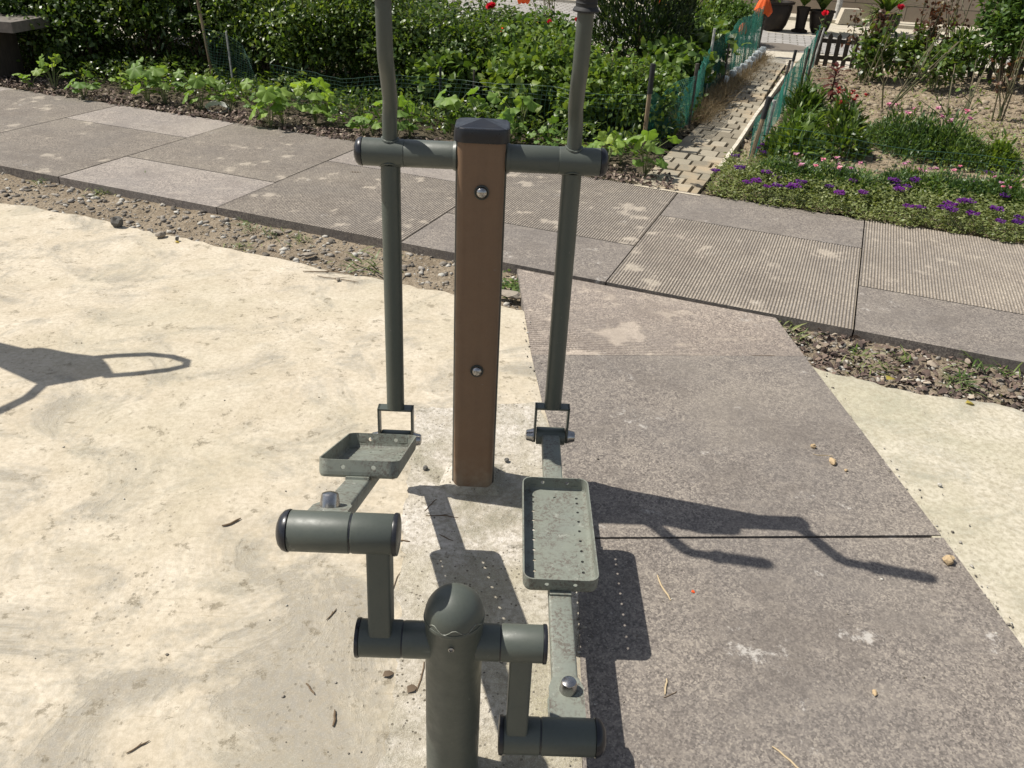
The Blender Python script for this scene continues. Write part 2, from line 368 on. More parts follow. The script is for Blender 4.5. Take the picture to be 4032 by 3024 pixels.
# concrete pads
BR = [at(1117, 578), at(1133, 680), at(1170, 862), at(1214, 1010), at(1243, 1160), at(1250, 1300), at(1256, 1500), at(1260, 1720)]   # left edge of branch path
RB = [at(1675, 685), at(2035, 1157), at(2330, 1560)]                 # right edge of branch path
padL = [at(x/1.8228, y/1.8228) for x, y in ((-300, 740), (0, 797), (100, 806), (203, 829), (300, 842), (384, 860), (506, 892), (570, 906), (633, 919), (768, 942), (880, 972), (1003, 997), (1162, 1029), (1290, 1062), (1365, 1074), (1510, 1097), (1650, 1130), (1781, 1151), (1880, 1180), (1973, 1203), (2056, 1217))]
jit = rng(3)
pl = []
for i in range(len(padL)-1):
    for k in range(4):
        p = padL[i].lerp(padL[i+1], k/4); pl.append((p.x, p.y+jit.normal(0, .006)))
pl.append(tuple(padL[-1])[:2])
pl += [(p.x+.02, p.y) for p in BR[1:]]+[(.45, -.5), (-3.2, -.5), (-4.2, 3.2)]
sheet('concrete_pad', ccw([(a, b) for a, b in pl]), -.0045, m_pad)
ptR = [at(x, y) for x, y in ((1768, 797), (1800, 806), (1842, 812), (1880, 822), (1925, 836), (1990, 850), (2060, 858), (2130, 868), (2212, 886), (2400, 925))]
pl = []
for i in range(len(ptR)-1):
    for k in range(4):
        p = ptR[i].lerp(ptR[i+1], k/4); pl.append((p.x, p.y+jit.normal(0, .006)))
pl += [(3.6, 2.2), (3.6, -.5), (1.2, -.5)]+[(p.x-.03, p.y) for p in reversed([RB[1], RB[2]])]+[(at(1755, 790).x, at(1755, 790).y)]
sheet('mossy_concrete_pad', ccw(pl), -.0045, m_padg)
# flakes and crumbs where cement meets the slabs
# rough patch round the machine's foot
pp = [at(x, y, 0) for x, y in ((893, 884), (930, 878), (975, 880), (1060, 872), (1168, 868), (1215, 1010), (1243, 1160), (1250, 1300), (1258, 1700), (1250, 1850), (800, 1850), (812, 1659), (838, 1560), (850, 1470), (862, 1380), (858, 1300), (872, 1210), (868, 1130), (880, 1060), (884, 980))]
pl = []
for i in range(len(pp)):
    a, b = pp[i], pp[(i+1) % len(pp)]
    for k in range(6):
        p = a.lerp(b, k/6); pl.append((p.x+jit.normal(0, .006), p.y+jit.normal(0, .006)))
sheet('rough_concrete_patch', ccw(pl), -.0025, m_patch, thick=.0015)
# branch path slabs
def quad_on(a, b, c, d, name, mat, z=0): sheet(name, ccw([(p.x, p.y) for p in (a, b, c, d)]), z, mat, thick=.07)
j1l, j1r = at(1148, 766), at(1738, 769)
BRV = E1.copy()
def rib_slab(name, P, Q, Rr, T, n, mat, seed, cells=70, depth=.0032, fillt=.47):
    """quad P-Q (first edge), T-R far edge; n ribs counted along P->Q, ribs run from P towards T"""
    r = rng(seed); prof = [(.0, 0), (.50, 0), (.58, 1), (.92, 1)]
    us = [(i+a)/n for i in range(n) for a, _ in prof]+[1.0]; ds = [b for i in range(n) for _, b in prof]+[0]
    us = np.array(us); ds = np.array(ds); vs = np.linspace(0, 1, cells+1)
    V = np.zeros((len(us), len(vs), 3)); fil = np.zeros((len(us), len(vs))); gr = np.zeros_like(fil)
    for i, u in enumerate(us):
        for j, v in enumerate(vs):
            p = P.lerp(Q, u).lerp(T.lerp(Rr, u), v)
            f = noise.fractal(Vector((p.x*5.5+seed, p.y*5.5, seed*1.7)), .8, 2.2, 4)
            f2 = noise.fractal(Vector((p.x*14+seed, p.y*14, seed*.7)), .9, 2.0, 3)
            k = min(1, max(0, (f+f2*.5-fillt)*3.5))
            V[i, j] = (p.x, p.y, p.z-ds[i]*depth*(1-.92*k)); fil[i, j] = k; gr[i, j] = ds[i]*(1-k)
    nu, nv = len(us), len(vs)
    I = np.arange(nu*nv).reshape(nu, nv)
    F = np.stack([I[:-1, :-1].ravel(), I[1:, :-1].ravel(), I[1:, 1:].ravel(), I[:-1, 1:].ravel()], 1)
    base = nu*nv
    o = link(name, np_mesh(name, V.reshape(-1, 3), F), mat, smooth=False)
    me = o.data
    nrm = me.polygons[0].normal.z
    if nrm < 0: me.flip_normals()
    for nm, A in (('fill', fil), ('groove', gr)):
        at_ = me.attributes.new(nm, 'FLOAT', 'POINT'); at_.data.foreach_set('value', A.ravel().astype(np.float32))
    o['kind'] = 'structure'
    body = MB(); q = ccw([(p.x, p.y) for p in (P, Q, Rr, T)])
    n4 = 4; body.add([(p[0], p[1], -.001-.0) for p in q]+[(p[0], p[1], -.07) for p in q], [(i, i+4, (i+1) % 4+4, (i+1) % 4) for i in range(4)]+[(7, 6, 5, 4)])
    bo = body.build('slab_edge', m_slab, o, smooth=False)
    return o
# joint line perpendicular to branch
Q0, Q1 = at(1285, 1162), at(2035, 1157)
def shrink(pts, g=.004):
    c = sum(pts, Vector())/len(pts)
    return [p+(c-p).normalized()*g for p in pts]
# ribbed part of the branch: a parallelogram clipped by the main path, drawn as a ruled quad
fe_l, fe_r = at(1117, 578), at(1675, 685)
rib_slab('ribbed_branch_slab', j1l, at(1117, 580), fe_r+Vector((0, -.006, 0)), j1r, 48, m_ribb, 11, 90, .0045, .32)
o = sheet('smooth_branch_slab', ccw([(p.x, p.y) for p in (j1l, j1r, at(2033, 1155), at(1243, 1160), at(1214, 1010), at(1170, 862))]), -.001, m_slab, thick=.07)
o = sheet('near_branch_slab', ccw([(p.x, p.y) for p in (at(1243, 1164), at(2038, 1161), RB[2], Vector((1.3, -.5, 0)), Vector((.27, -.5, 0)), at(1260, 1720), at(1256, 1500), at(1250, 1300))]), -.001, m_slab, thick=.07)
# main path
for i in range(len(US)-1):
    u0, u1 = US[i]+.004, US[i+1]-.004
    backrib = (i % 2 == 1)      # column 3-4 (index 5) has the ribbed slab at the back
    if backrib: rv, sv = (SS+.004, ST), (0, SS-.004)
    else: rv, sv = (0, ST-SS-.004), (ST-SS+.004, ST)
    rib_slab('ribbed_path_slab', uv(u0, rv[0]), uv(u1, rv[0]), uv(u1, rv[1]), uv(u0, rv[1]), 76, m_rib, 20+i, 60, .003 if i < 4 else .0038)
    quad_on(uv(u0, sv[0]), uv(u1, sv[0]), uv(u1, sv[1]), uv(u0, sv[1]), 'smooth_path_slab', m_slab2 if i < 5 else m_slab, -.001+.0004*(i % 3))
# dirt strips
def in_strip(x, y):
    u, v = to_uv((x, y)); return -1.25 < v < .03 and -3 < u < 9
rough_grid('dirt_strip', in_strip, -5, 5, 1.6, 7, .025, lambda x, y: -.052+.014*fbm(x, y, 3)+.008*fbm(x, y, 18), m_dirt)
# garden beds
def kerb_x(y):     # right edge of brick path
    return np.interp(y, [KR[i].y for i in range(len(KR))], [KR[i].x for i in range(len(KR))])
KL = [at(x, y) for x, y in ((1372, 399), (1447, 323), (1526, 254), (1596, 178), (1640, 128))]
KR = [at(x, y) for x, y in ((1508, 418), (1566, 341), (1624, 265), (1660, 195), (1698, 138))]
def left_x(y): return np.interp(y, [p.y for p in KL], [p.x for p in KL])
def in_bedR(x, y):
    u, v = to_uv((x, y)); return v > ST+.01 and x > kerb_x(y)+.02 and y < 11.9 and x < 9
def in_bedL(x, y):
    u, v = to_uv((x, y)); return v > ST+.01 and x < left_x(y)+.03 and y < 10.6 and x > -9
rough_grid('flower_bed_soil', in_bedR, 1.0, 9, 3.4, 11.9, .045, lambda x, y: -.015+.03*fbm(x, y, 2.2)+.016*fbm(x, y, 11), m_bed)
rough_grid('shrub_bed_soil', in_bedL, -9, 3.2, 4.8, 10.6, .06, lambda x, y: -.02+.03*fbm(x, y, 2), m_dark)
# courtyard behind
sheet('courtyard', ccw([(-14, 10.5), (left_x(11), 10.5), (KL[-1].x, KL[-1].y), (KR[-1].x+.1, KR[-1].y-.1), (16, 10.2), (16, 26), (-14, 26)]), -.012, m_far, thick=.02)
M = NT('cobble_paving', .8, .3)
br = M.n('ShaderNodeTexBrick'); br.inputs['Scale'].default_value = 1; br.inputs['Mortar Size'].default_value = .012
br.inputs['Brick Width'].default_value = .22; br.inputs['Row Height'].default_value = .11
br.inputs['Color1'].default_value = (.30, .29, .28, 1); br.inputs['Color2'].default_value = (.40, .385, .37, 1); br.inputs['Mortar'].default_value = (.10, .09, .075, 1)
M.L(M.mapping((1, 1, 1), (0, 0, .25)), br.inputs[0]); M.col(M.mix(M.ramp(M.noise(9), .4, .7, 0, .5), br.outputs[0], (.25, .23, .2))); M.bump(br.outputs[1], -.4, .01); m_cob = M.m
sheet('cobble_paving', ccw([(-14, 12.9), (3.0, 12.75), (5.2, 12.6), (16, 12.3), (16, 14.4), (5.2, 14.45), (3.9, 14.9), (3.9, 26), (-14, 26)]), -.006, m_cob, thick=.004)
# brick garden path
def brick_path():
    mb = MB(); r = rng(5)
    ys0, ys1 = 5.55, 12.0
    L = 0; t = 0.0; k = 0
    a0, a1 = KL[0], KL[-1]; b0, b1 = KR[0], KR[-1]
    def P(s, q):
        y = s*(KL[-1].y-KL[0].y)+KL[0].y; a = Vector((left_x(y), y, 0))
        yb = s*(KR[-1].y-KR[0].y)+KR[0].y; b = Vector((kerb_x(yb), yb, 0))
        return a.lerp(b, q)
    rows = 36
    for i in range(rows):
        s0, s1 = i/rows, (i+1)/rows
        nb = 3 if i % 2 else 2
        qs = [0, .35, .68, 1] if i % 2 else [0, .18, .52, .85, 1]
        qs = [q+r.normal(0, .025) if 0 < q < 1 else q for q in qs]
        for q0, q1 in zip(qs[:-1], qs[1:]):
            g = .004+.011*r.random()**3; gs = .015+.04*r.random()**4
            A = P(s0+(s1-s0)*gs, q0); B = P(s0+(s1-s0)*gs, q1); C_ = P(s1-(s1-s0)*gs*.6, q1); D = P(s1-(s1-s0)*gs*.6, q0)
            ab = (B-A).normalized()*g; A += ab; B -= ab; D += ab; C_ -= ab
            z = -.004+r.normal(0, .003); tl = r.normal(0, .003)
            tp = [Vector((A.x, A.y, z)), Vector((B.x, B.y, z+tl)), Vector((C_.x, C_.y, z+tl)), Vector((D.x, D.y, z))]
            c = sum(tp, Vector())/4
            top = [p+(c-p)*.05+Vector((0, 0, .0)) for p in tp]; mid = [p-Vector((0, 0, .006)) for p in tp]; bot = [p-Vector((0, 0, .05)) for p in tp]
            mb.add(top+mid+bot, [(0, 1, 2, 3)]+[(i_+4*l, i_+4*l+4, (i_+1) % 4+4*l+4, (i_+1) % 4+4*l) for l in (0, 1) for i_ in range(4)])
    # normals
    o = mb.build('brick_path', m_brick, smooth=False); o['kind'] = 'structure'
    return o
M = NT('worn_brick', .85, .2)
c = M.rampc(M.island(), [(0, (.19, .165, .125)), (.5, (.27, .24, .185)), (1, (.36, .32, .25))])
c = M.mix(M.ramp(M.noise(22, 5, .7), .42, .7, 0, .5), c, (.26, .23, .17)); c = M.mix(M.ramp(M.noise(2.0, 4, .6), .5, .6, 0, .4), c, (.45, .33, .2))
M.col(c); M.bump(M.noise(70, 4, .7), .4, .006); m_brick = M.m
brick_path()
pts = [(p.x-.05, p.y) for p in KL]+[(p.x+.05, p.y) for p in reversed(KR)]
sheet('path_bedding', ccw(pts), -.03, m_dark, thick=.02)
# ================================================================= elliptical walker
B0 = Vector((-.1099, 2.1906, 0)); AL = .0195
MP = dict(ht=1.0445, da=.2392, D=1.0525, hc=.3963, rc=.2363, phi=6.3881, ax=.1338, A=.8723, thL=-.0439, thR=.0166)
G = empty('elliptical_walker', B0, AL, 'grey green outdoor elliptical walking machine with two pedals and a brown rear post', 'exercise machine')
def lathe_x(mb, x0, y, z, prof, n=28, sgn=1):
    """prof (r, x offset) about the x axis"""
    mb.lathe([(r, d) for r, d in prof], n, axis_m((x0, y, z), (sgn, 0, 0), (0, 0, 1)))
DM, HC = MP['D'], MP['hc']
# rear post
mb = MB(); mb.prism(rrect(.134, .098, .018, 5), -.01, 1.108, None, (0, .014)); mb.build('rear_post', m_core, G)
mb = MB(); mb.prism(rrect(.124, .05, .02, 6), .002, 1.10, None, (0, -.0255)); pan = mb.build('front_panel', m_brown, G)
mb = MB(); o_ = rrect(.143, .128, .03, 6); n_ = len(o_)
vs = []
for z, k in ((1.092, 1), (1.094, 1.012), (1.120, 1.0), (1.1265, .975), (1.1285, .93), (1.1287, .02)):
    vs += [(p[0]*k, p[1]*k+.008, z) for p in o_]
mb.add(vs, [(l*n_+i, l*n_+(i+1) % n_, (l+1)*n_+(i+1) % n_, (l+1)*n_+i) for l in range(5) for i in range(n_)]+[tuple(range(5*n_, 6*n_)), tuple(reversed(range(n_)))])
mb.build('post_cap', m_black, G, sharp=25)
mb = MB(); mb.add([(-.063, -.048, 1.1275), (.063, -.048, 1.1275), (.063, .064, 1.1275), (-.063, .064, 1.1275), (0, .008, 1.142)], [(0, 1, 4), (1, 2, 4), (2, 3, 4), (3, 0, 4)]); mb.build('cap_peak', m_black, G, smooth=False)
for z in (.965, .432):
    mb = MB(); Mx = axis_m((.004, -.0505, z), (0, -1, 0))
    mb.lathe([(.0195, -.002), (.0195, .0035), (.0165, .0045), (.0160, .002)], 24, Mx); ring = mb.build('bolt_washer', m_core, G)
    mb = MB(); mb.lathe([(.0150, .0), (.0150, .005), (.0135, .009), (.009, .0125), (.004, .0138), (.0005, .014)], 24, Mx); mb.build('bolt', m_chrome, G)
# pivot cross tube (fixed part)
ht = MP['ht']
mb = MB(); lathe_x(mb, -.203, 0, ht, [(.0335, 0), (.0355, .003), (.0355, .403), (.0335, .406)]); mb.build('cross_tube', m_green, G)
# weld collars beside the post
for s in (-1, 1): mb = MB(); lathe_x(mb, s*.066, 0, ht, [(.0355, -.004), (.040, 0), (.0368, .008)], sgn=s); mb.build('weld_collar', m_green, G)
def arm(sg, th, lab):
    x = sg*MP['da']; O = Vector((x, 0, ht))
    up = Vector((0, -math.sin(th), math.cos(th))); f = Vector((0, math.cos(th), math.sin(th)))
    # geometry written from the pivot; the arm swings about it
    def P(b, d=0, l=0): return O+up*b+f*d+Vector((l, 0, 0))
    LA = MP['A']
    mb = MB()
    mb.tube([P(-.03), P(-LA+.112)], .0262, 24)
    lx = .010*-sg
    path = [P(.03), P(.09), P(.115, -.008, lx*.3), P(.14, -.024, lx*.6), P(.215, -.098, lx), P(.24, -.117, lx), P(.265, -.126, lx), P(.40, -.126, lx*.8), P(.585, -.126, lx*.5)]
    mb.tube(path, .0193, 20)
    ob = mb.build('swing_arm', m_tube, G)
    if lab: ob['label'] = lab
    mb = MB(); c = x+sg*.017; lathe_x(mb, c-.055, 0, ht, [(.034, 0), (.0358, .002), (.0358, .108), (.034, .110)]); mb.build('pivot_sleeve', m_green, ob)
    mb = MB(); lathe_x(mb, c+sg*.055, 0, ht, [(.037, 0), (.037, .004), (.035, .010), (.029, .016), (.018, .0205), (.004, .022)], sgn=sg); mb.build('end_cap', m_black, ob)
    mb = MB(); lathe_x(mb, c-sg*.0555, 0, ht, [(.0345, -.004), (.0345, .002)], sgn=sg); mb.build('seal_ring', m_black, ob)
    # irregular weld beads
    r = rng(int(5+sg))
    for b, rr in ((.036, .021), (-.034, .028)):
        mb = MB(); pts = []
        for k in range(33):
            a = 2*math.pi*k/32; dz = (rr*math.sin(a))**2/(2*.0358)
            pts.append(P(b-math.copysign(dz, b)+r.normal(0, .0006), 0)+Vector((rr*math.cos(a), 0, 0))+f*(rr*math.sin(a)))
        mb.tube(pts, .0035, 6); mb.build('weld', m_green, ob)
    mb = MB()
    g0 = path[-2].lerp(path[-1], .02); g1 = path[-1]; d = (g1-g0).normalized(); Mx = axis_m(g0-d*.03, d)
    L = (g1-g0).length+.03
    pr = [(.022, 0), (.0295, .0015), (.0305, .005), (.028, .009), (.0245, .012)]
    k = .018
    while k < L-.02: pr += [(.0245, k), (.0255, k+.002), (.0245, k+.004)]; k += .008
    pr += [(.0245, L-.01), (.022, L), (.012, L+.006), (.001, L+.008)]
    mb.lathe(pr, 24, Mx); mb.build('hand_grip', m_rubber, ob)
    # fork
    mb = MB(); bz = -LA+.112; Mx = Matrix.Translation(O) @ Matrix.Rotation(th, 4, 'X')
    hw = .050
    mb.add([], []); mb.box((0, 0, bz-.003), (2*hw+.006, .034, .006), Mx)
    for s in (-1, 1):
        out = [(-.017, bz), (.017, bz), (.017, -LA+.0), (.012, -LA-.018), (0, -LA-.025), (-.012, -LA-.018), (-.017, -LA)]
        vs = [(s*(hw-.003), a, b) for a, b in out]+[(s*(hw+.0035), a, b) for a, b in out]; n = len(out)
        mb.add(vs, [tuple(range(n)), tuple(reversed(range(n, 2*n)))]+[(i, (i+1) % n, (i+1) % n+n, i+n) for i in range(n)], Mx)
    mb.build('fork', m_tube, ob, smooth=False)
    pin = O+up*-LA
    for s in (-1, 1):
        mb = MB(); mb.lathe([(.0225, 0), (.0225, .003), (.0205, .006), (.0175, .019), (.0155, .023), (.008, .025), (.001, .0255)], 20, axis_m(pin+Vector((s*(hw+.003), 0, 0)), (s, 0, 0)))
        mb.build('pin_cap', m_chrome, ob)
    return pin
pinL = arm(-1, -MP['thL']*-1 if False else MP['thL']*-1*-1, 'left swing arm, its top bent towards the viewer')
pinR = arm(1, MP['thR'], 'right swing arm ending in a black ribbed grip')
# front post
mb = MB(); mb.lathe([(.0545, -.01), (.0545, .455), (.0565, .458), (.0575, .462), (.0565, .467)], 48, Matrix.Translation((.004, -DM, 0)))
fp = mb.build('front_post', m_green, G)
mb = MB(); pr = [(.0555, .463)]+[(.0555*math.cos(a), .468+.056*math.sin(a)) for a in np.linspace(0, math.pi/2*.985, 14)]
mb.lathe(pr, 48, Matrix.Translation((.004, -DM, 0))); mb.build('dome_cap', m_green, fp)
mb = MB(); pts = []
for k in range(20):
    a = math.radians(-140+k*6.2); z = .472+.006*math.sin(k*.9); rr = .0556*math.cos(math.asin((z-.468)/.056)); pts.append((.004+rr*math.cos(a), -DM+rr*math.sin(a), z))
mb.tube(pts, .0011, 5); mb.build('sealant_bead', m_green2, fp)
mb = MB(); Mx = axis_m((.002, -DM-.0545, .432), (0, -1, 0)); mb.lathe([(.0055, 0), (.0055, .002), (.0035, .003), (.003, .0005)], 16, Mx); mb.build('rivet', m_chrome, fp)
mb = MB(); lathe_x(mb, -.092, -DM, HC, [(.034, 0), (.0355, .002), (.0355, .182), (.034, .184)]); mb.build('axle_tube', m_green, G)
for s in (-1, 1): mb = MB(); lathe_x(mb, s*.0925, -DM, HC, [(.0345, -.002), (.0345, .003)], sgn=s); mb.build('axle_seal', m_black, G)
# cranks and link bars
def crank(sg, ph, pin):
    d = Vector((0, math.sin(ph), math.cos(ph)))
    ax = Vector((sg*MP['ax'], -DM, HC)); ck = Vector((sg*MP['da'], -DM, HC))+d*MP['rc']; cka = ax+d*MP['rc']
    mb = MB(); mb.prism(rrect(.043, .054, .006, 3), -.018, MP['rc']+(.0 if sg < 0 else .018), axis_m(ax, d, (1, 0, 0)))
    cr = mb.build('crank_arm', m_green, G)
    mb = MB(); lathe_x(mb, ax.x-sg*.0395, ax.y, ax.z, [(.0345, 0), (.0358, .002), (.0358, .079), (.0345, .080)], sgn=sg)
    mb.build('crank_sleeve', m_green, cr); mb = MB()
    lathe_x(mb, ck.x-sg*.0575, cka.y, cka.z, [(.0350, 0), (.0368, .002), (.0368, .072), (.0355, .074)], sgn=-sg); mb.build('crank_sleeve', m_green, cr)
    mb = MB(); lathe_x(mb, ax.x+sg*.0405, ax.y, ax.z, [(.0372, 0), (.0378, .003), (.0368, .007), (.030, .008), (.002, .0085)], sgn=sg); mb.build('end_disc', m_black, cr); mb = MB()
    lathe_x(mb, ck.x-sg*.1315, cka.y, cka.z, [(.0382, 0), (.0390, .003), (.038, .008), (.030, .010), (.002, .0105)], sgn=-sg); mb.build('end_disc', m_black, cr)
    # weld fillet on the lower sleeve
    # link bar
    e = (pin-ck).normalized(); X = Vector((1, 0, 0)); N = X.cross(e)
    if N.z < 0: N = -N
    Lk = (pin-ck).length
    Mx = Matrix(((X.x, e.x, N.x, ck.x), (X.y, e.y, N.y, ck.y), (X.z, e.z, N.z, ck.z), (0, 0, 0, 1)))
    mb = MB(); mb.prism(rrect(.056, .034, .006, 3), .10, Lk-.02, Mx @ Matrix.Rotation(-math.pi/2, 4, 'X') @ Matrix.Scale(-1, 4, (0, 1, 0)))
    lb = mb.build('link_bar', m_green2, G)
    import_n = None
    # big bearing sleeve at the crank
    mb = MB(); lathe_x(mb, ck.x-sg*.0555, ck.y, ck.z, [(.0350, 0), (.0370, .002), (.0370, .108), (.0355, .110)], sgn=sg); mb.build('bearing_sleeve', m_green, lb)
    mb = MB(); lathe_x(mb, ck.x+sg*.0548, ck.y, ck.z, [(.0385, 0), (.0385, .003), (.036, .010), (.029, .0165), (.018, .021), (.004, .0225)], sgn=sg); mb.build('end_cap', m_black, lb)
    mb = MB(); lathe_x(mb, ck.x-sg*.056, ck.y, ck.z, [(.0355, -.0035), (.0355, .002)], sgn=sg); mb.build('seal_ring', m_black, lb)
    # clamp plates and bolt
    mb = MB()
    for zz in (.0205, -.0205):
        out = [(-.037, .028), (.037, .028), (.037, .105), (.028, .13), (-.028, .13), (-.037, .105)]
        mb = MB(); mb.prism(out, zz-.0032, zz+.0032, Mx); mb.build('clamp_plate', m_green2, lb, smooth=False)
    mb = MB(); b = Mx @ Vector((.004*sg, .098, .0235)); mb.lathe([(.0195, 0), (.0190, .004), (.0165, .022), (.0150, .025), (.0085, .0275), (.001, .0282)], 24, axis_m(b, N)); mb.build('bolt_cap', m_chrome, lb)
    mb = MB(); b = Mx @ Vector((.004*sg, .098, -.0235)); mb.lathe([(.0195, 0), (.0190, .004), (.0165, .012), (.001, .014)], 20, axis_m(b, -N)); mb.build('bolt_nut', m_black, lb)
    # barrel at the fork
    mb = MB(); lathe_x(mb, pin.x-.0445, pin.y, pin.z, [(.0265, 0), (.028, .002), (.028, .087), (.0265, .089)]); mb.build('barrel', m_tube, lb)
    # pedal tray
    T0, T1, hw = .389, .793, .0903
    ped = tray(Mx @ Matrix.Translation((0, (T0+T1)/2, .0185)), hw*2, T1-T0, lb)
    for t in (T0-.004, T1+.004): mb = MB(); mb.box((0, t, .0195), (.052, .016, .006), Mx); mb.build('weld_strip', m_green2, lb, smooth=False)
    return ck
def grid_holes(mb, us, vs, holes, fn, r, skip=()):
    """tensor grid with an octagonal hole in some cells"""
    for i in range(len(us)-1):
        for j in range(len(vs)-1):
            if (i, j) in skip: continue
            u0, u1, v0, v1 = us[i], us[i+1], vs[j], vs[j+1]
            if (i, j) not in holes:
                mb.add([fn(u0, v0), fn(u1, v0), fn(u1, v1), fn(u0, v1)], [(0, 1, 2, 3)])
            else:
                cu, cv = (u0+u1)/2, (v0+v1)/2
                out = [(u1, cv), (u1, v1), (cu, v1), (u0, v1), (u0, cv), (u0, v0), (cu, v0), (u1, v0)]
                inn = [(cu+r*math.cos(math.radians(45*k)), cv+r*math.sin(math.radians(45*k))) for k in range(8)]
                mb.add([fn(*p) for p in out]+[fn(*p) for p in inn], [(k, (k+1) % 8, (k+1) % 8+8, k+8) for k in range(8)])
def tray(Mx, W, Lg, parent, H=.041):
    mb = MB(); hw, hl = W/2, Lg/2; c = .0065
    cols = [-.061, 0, .061]
    us = [-hw+.012]; 
    for x in cols: us += [x-c, x+c]
    us += [hw-.012]
    rows = list(np.linspace(-hl+.03, hl-.062, 9)); vs = [-hl+.012]
    for y in rows: vs += [y-c, y+c]
    vs += [hl-.040-c, hl-.040+c, hl-.012]
    holes = set()
    for j in range(9): holes |= {(1, 1+2*j), (5, 1+2*j)}
    holes |= {(1, 19), (3, 19), (5, 19)}
    grid_holes(mb, us, vs, holes, lambda u, v: Mx @ Vector((u, v, .0)), .0044)
    # rounded base corner fillet and wall
    per = rrect(W, Lg, .024, 10); inn = rrect(W-.024, Lg-.024, .002, 10); n = len(per)
    base = [Mx @ Vector((p[0], p[1], 0)) for p in inn]; mid = [Mx @ Vector((a[0]*.35+b[0]*.65, a[1]*.35+b[1]*.65, .0015)) for a, b in zip(inn, per)]
    k1 = [Mx @ Vector((a[0]*.07+b[0]*.93, a[1]*.07+b[1]*.93, .007)) for a, b in zip(inn, per)]
    k2 = [Mx @ Vector((b[0], b[1], .014)) for b in per]
    # corners of the inner rectangle
    mb.add(base+mid+k1+k2, [(l*n+i, l*n+(i+1) % n, (l+1)*n+(i+1) % n, (l+1)*n+i) for l in range(3) for i in range(n)])
    # walls with two holes in the short sides
    for i in range(n):
        a, b = Vector(per[i]), Vector(per[(i+1) % n]); Ls = (b-a).length
        fn = lambda u, v, a=a, b=b, Ls=Ls: Mx @ Vector((a.x+(b.x-a.x)*u/Ls, a.y+(b.y-a.y)*u/Ls, v))
        if .09 < Ls < .2:
            h0, h1 = Ls*.24, Ls*.76
            grid_holes(mb, [0, h0-.007, h0+.007, h1-.007, h1+.007, Ls], [.014, .0175, .0315, H], {(1, 1), (3, 1)}, fn, .0056)
        else: grid_holes(mb, [0, Ls], [.014, H], set(), fn, 0)
    # merge
    me = bpy.data.meshes.new('pedal'); me.from_pydata(mb.v, [], mb.f)
    import bmesh
    bm = bmesh.new(); bm.from_mesh(me); bmesh.ops.remove_doubles(bm, verts=bm.verts, dist=1e-5)
    bmesh.ops.recalc_face_normals(bm, faces=bm.faces); bm.to_mesh(me); bm.free()
    o = link('pedal', me, m_green2, parent, smooth=False)
    md = o.modifiers.new('thick', 'SOLIDIFY'); md.thickness = .0032; md.offset = 0
    # pressed ribs
    mb = MB()
    def ridge(x0, x1, y):
        vs = []
        for a, zz in ((-.007, .0), (-.003, .0016), (.003, .0016), (.007, .0)):
            vs += [Mx @ Vector((x0+abs(a)*.9, y+a, zz+.0014)), Mx @ Vector((x1-abs(a)*.9, y+a, zz+.0014))]
        mb.add(vs, [(0, 1, 3, 2), (2, 3, 5, 4), (4, 5, 7, 6), (0, 2, 4, 6), (1, 7, 5, 3)])
    ys = np.linspace(-hl+.055, hl-.075, 8)
    for i, y in enumerate(ys):
        if i in (0, 7): ridge(-.052, -.018, y); ridge(.018, .052, y)
        else: ridge(-.05, .05, y)
    mb.build('tread_ridge', m_green2, o)
    return o
crank(-1, MP['phi'], pinL); crank(1, MP['phi']+math.pi, pinR)
r = rng(44); o_ = rrect(.134, .105, .02, 6); n_ = len(o_); vs = []
for z, k in ((.016, 0.0), (.012, .006), (.004, .022), (-.002, .04)):
    for p in o_:
        l_ = math.hypot(*p); q = 1+(k*(1+.18*r.normal()) if k else 0)/l_
        vs.append((p[0]*q, p[1]*q+.01, z))
mb = MB(); mb.add(vs, [(l*n_+(i+1) % n_, l*n_+i, (l+1)*n_+i, (l+1)*n_+(i+1) % n_) for l in range(3) for i in range(n_)]); o = mb.build('cement_collar', m_patch, G, sharp=60)
# ================================================================= scatter tools
ICO_V = []; ICO_F = []
def _ico():
    t = (1+5**.5)/2
    v = [(-1, t, 0), (1, t, 0), (-1, -t, 0), (1, -t, 0), (0, -1, t), (0, 1, t), (0, -1, -t), (0, 1, -t), (t, 0, -1), (t, 0, 1), (-t, 0, -1), (-t, 0, 1)]
    f = [(0, 11, 5), (0, 5, 1), (0, 1, 7), (0, 7, 10), (0, 10, 11), (1, 5, 9), (5, 11, 4), (11, 10, 2), (10, 7, 6), (7, 1, 8), (3, 9, 4), (3, 4, 2), (3, 2, 6), (3, 6, 8), (3, 8, 9), (4, 9, 5), (2, 4, 11), (6, 2, 10), (8, 6, 7), (9, 8, 1)]
    return np.array(v)/np.linalg.norm(v[0]), np.array(f)
ICO_V, ICO_F = _ico()
def pebbles(name, P, R, mat, seed, flat=.55, kind='stuff', label=None, cat=None):
    r = rng(seed); n = len(P); P = np.asarray(P)
    V = ICO_V[None]*(1+r.normal(0, .22, (n, 12, 1)))*np.stack([r.uniform(.7, 1.4, n), r.uniform(.6, 1.1, n), np.full(n, flat)*r.uniform(.6, 1.3, n)], 1)[:, None]
    a = r.uniform(0, 6.28, n); c, s = np.cos(a), np.sin(a)
    X = V[..., 0]*c[:, None]-V[..., 1]*s[:, None]; Y = V[..., 0]*s[:, None]+V[..., 1]*c[:, None]
    V = np.stack([X, Y, V[..., 2]], 2)*np.asarray(R)[:, None, None]+P[:, None]
    F = (ICO_F[None]+np.arange(n)[:, None, None]*12).reshape(-1, 3)
    o = link(name, np_mesh(name, V.reshape(-1, 3), F), mat, smooth=False); tag(o, label, cat, None, kind); return o
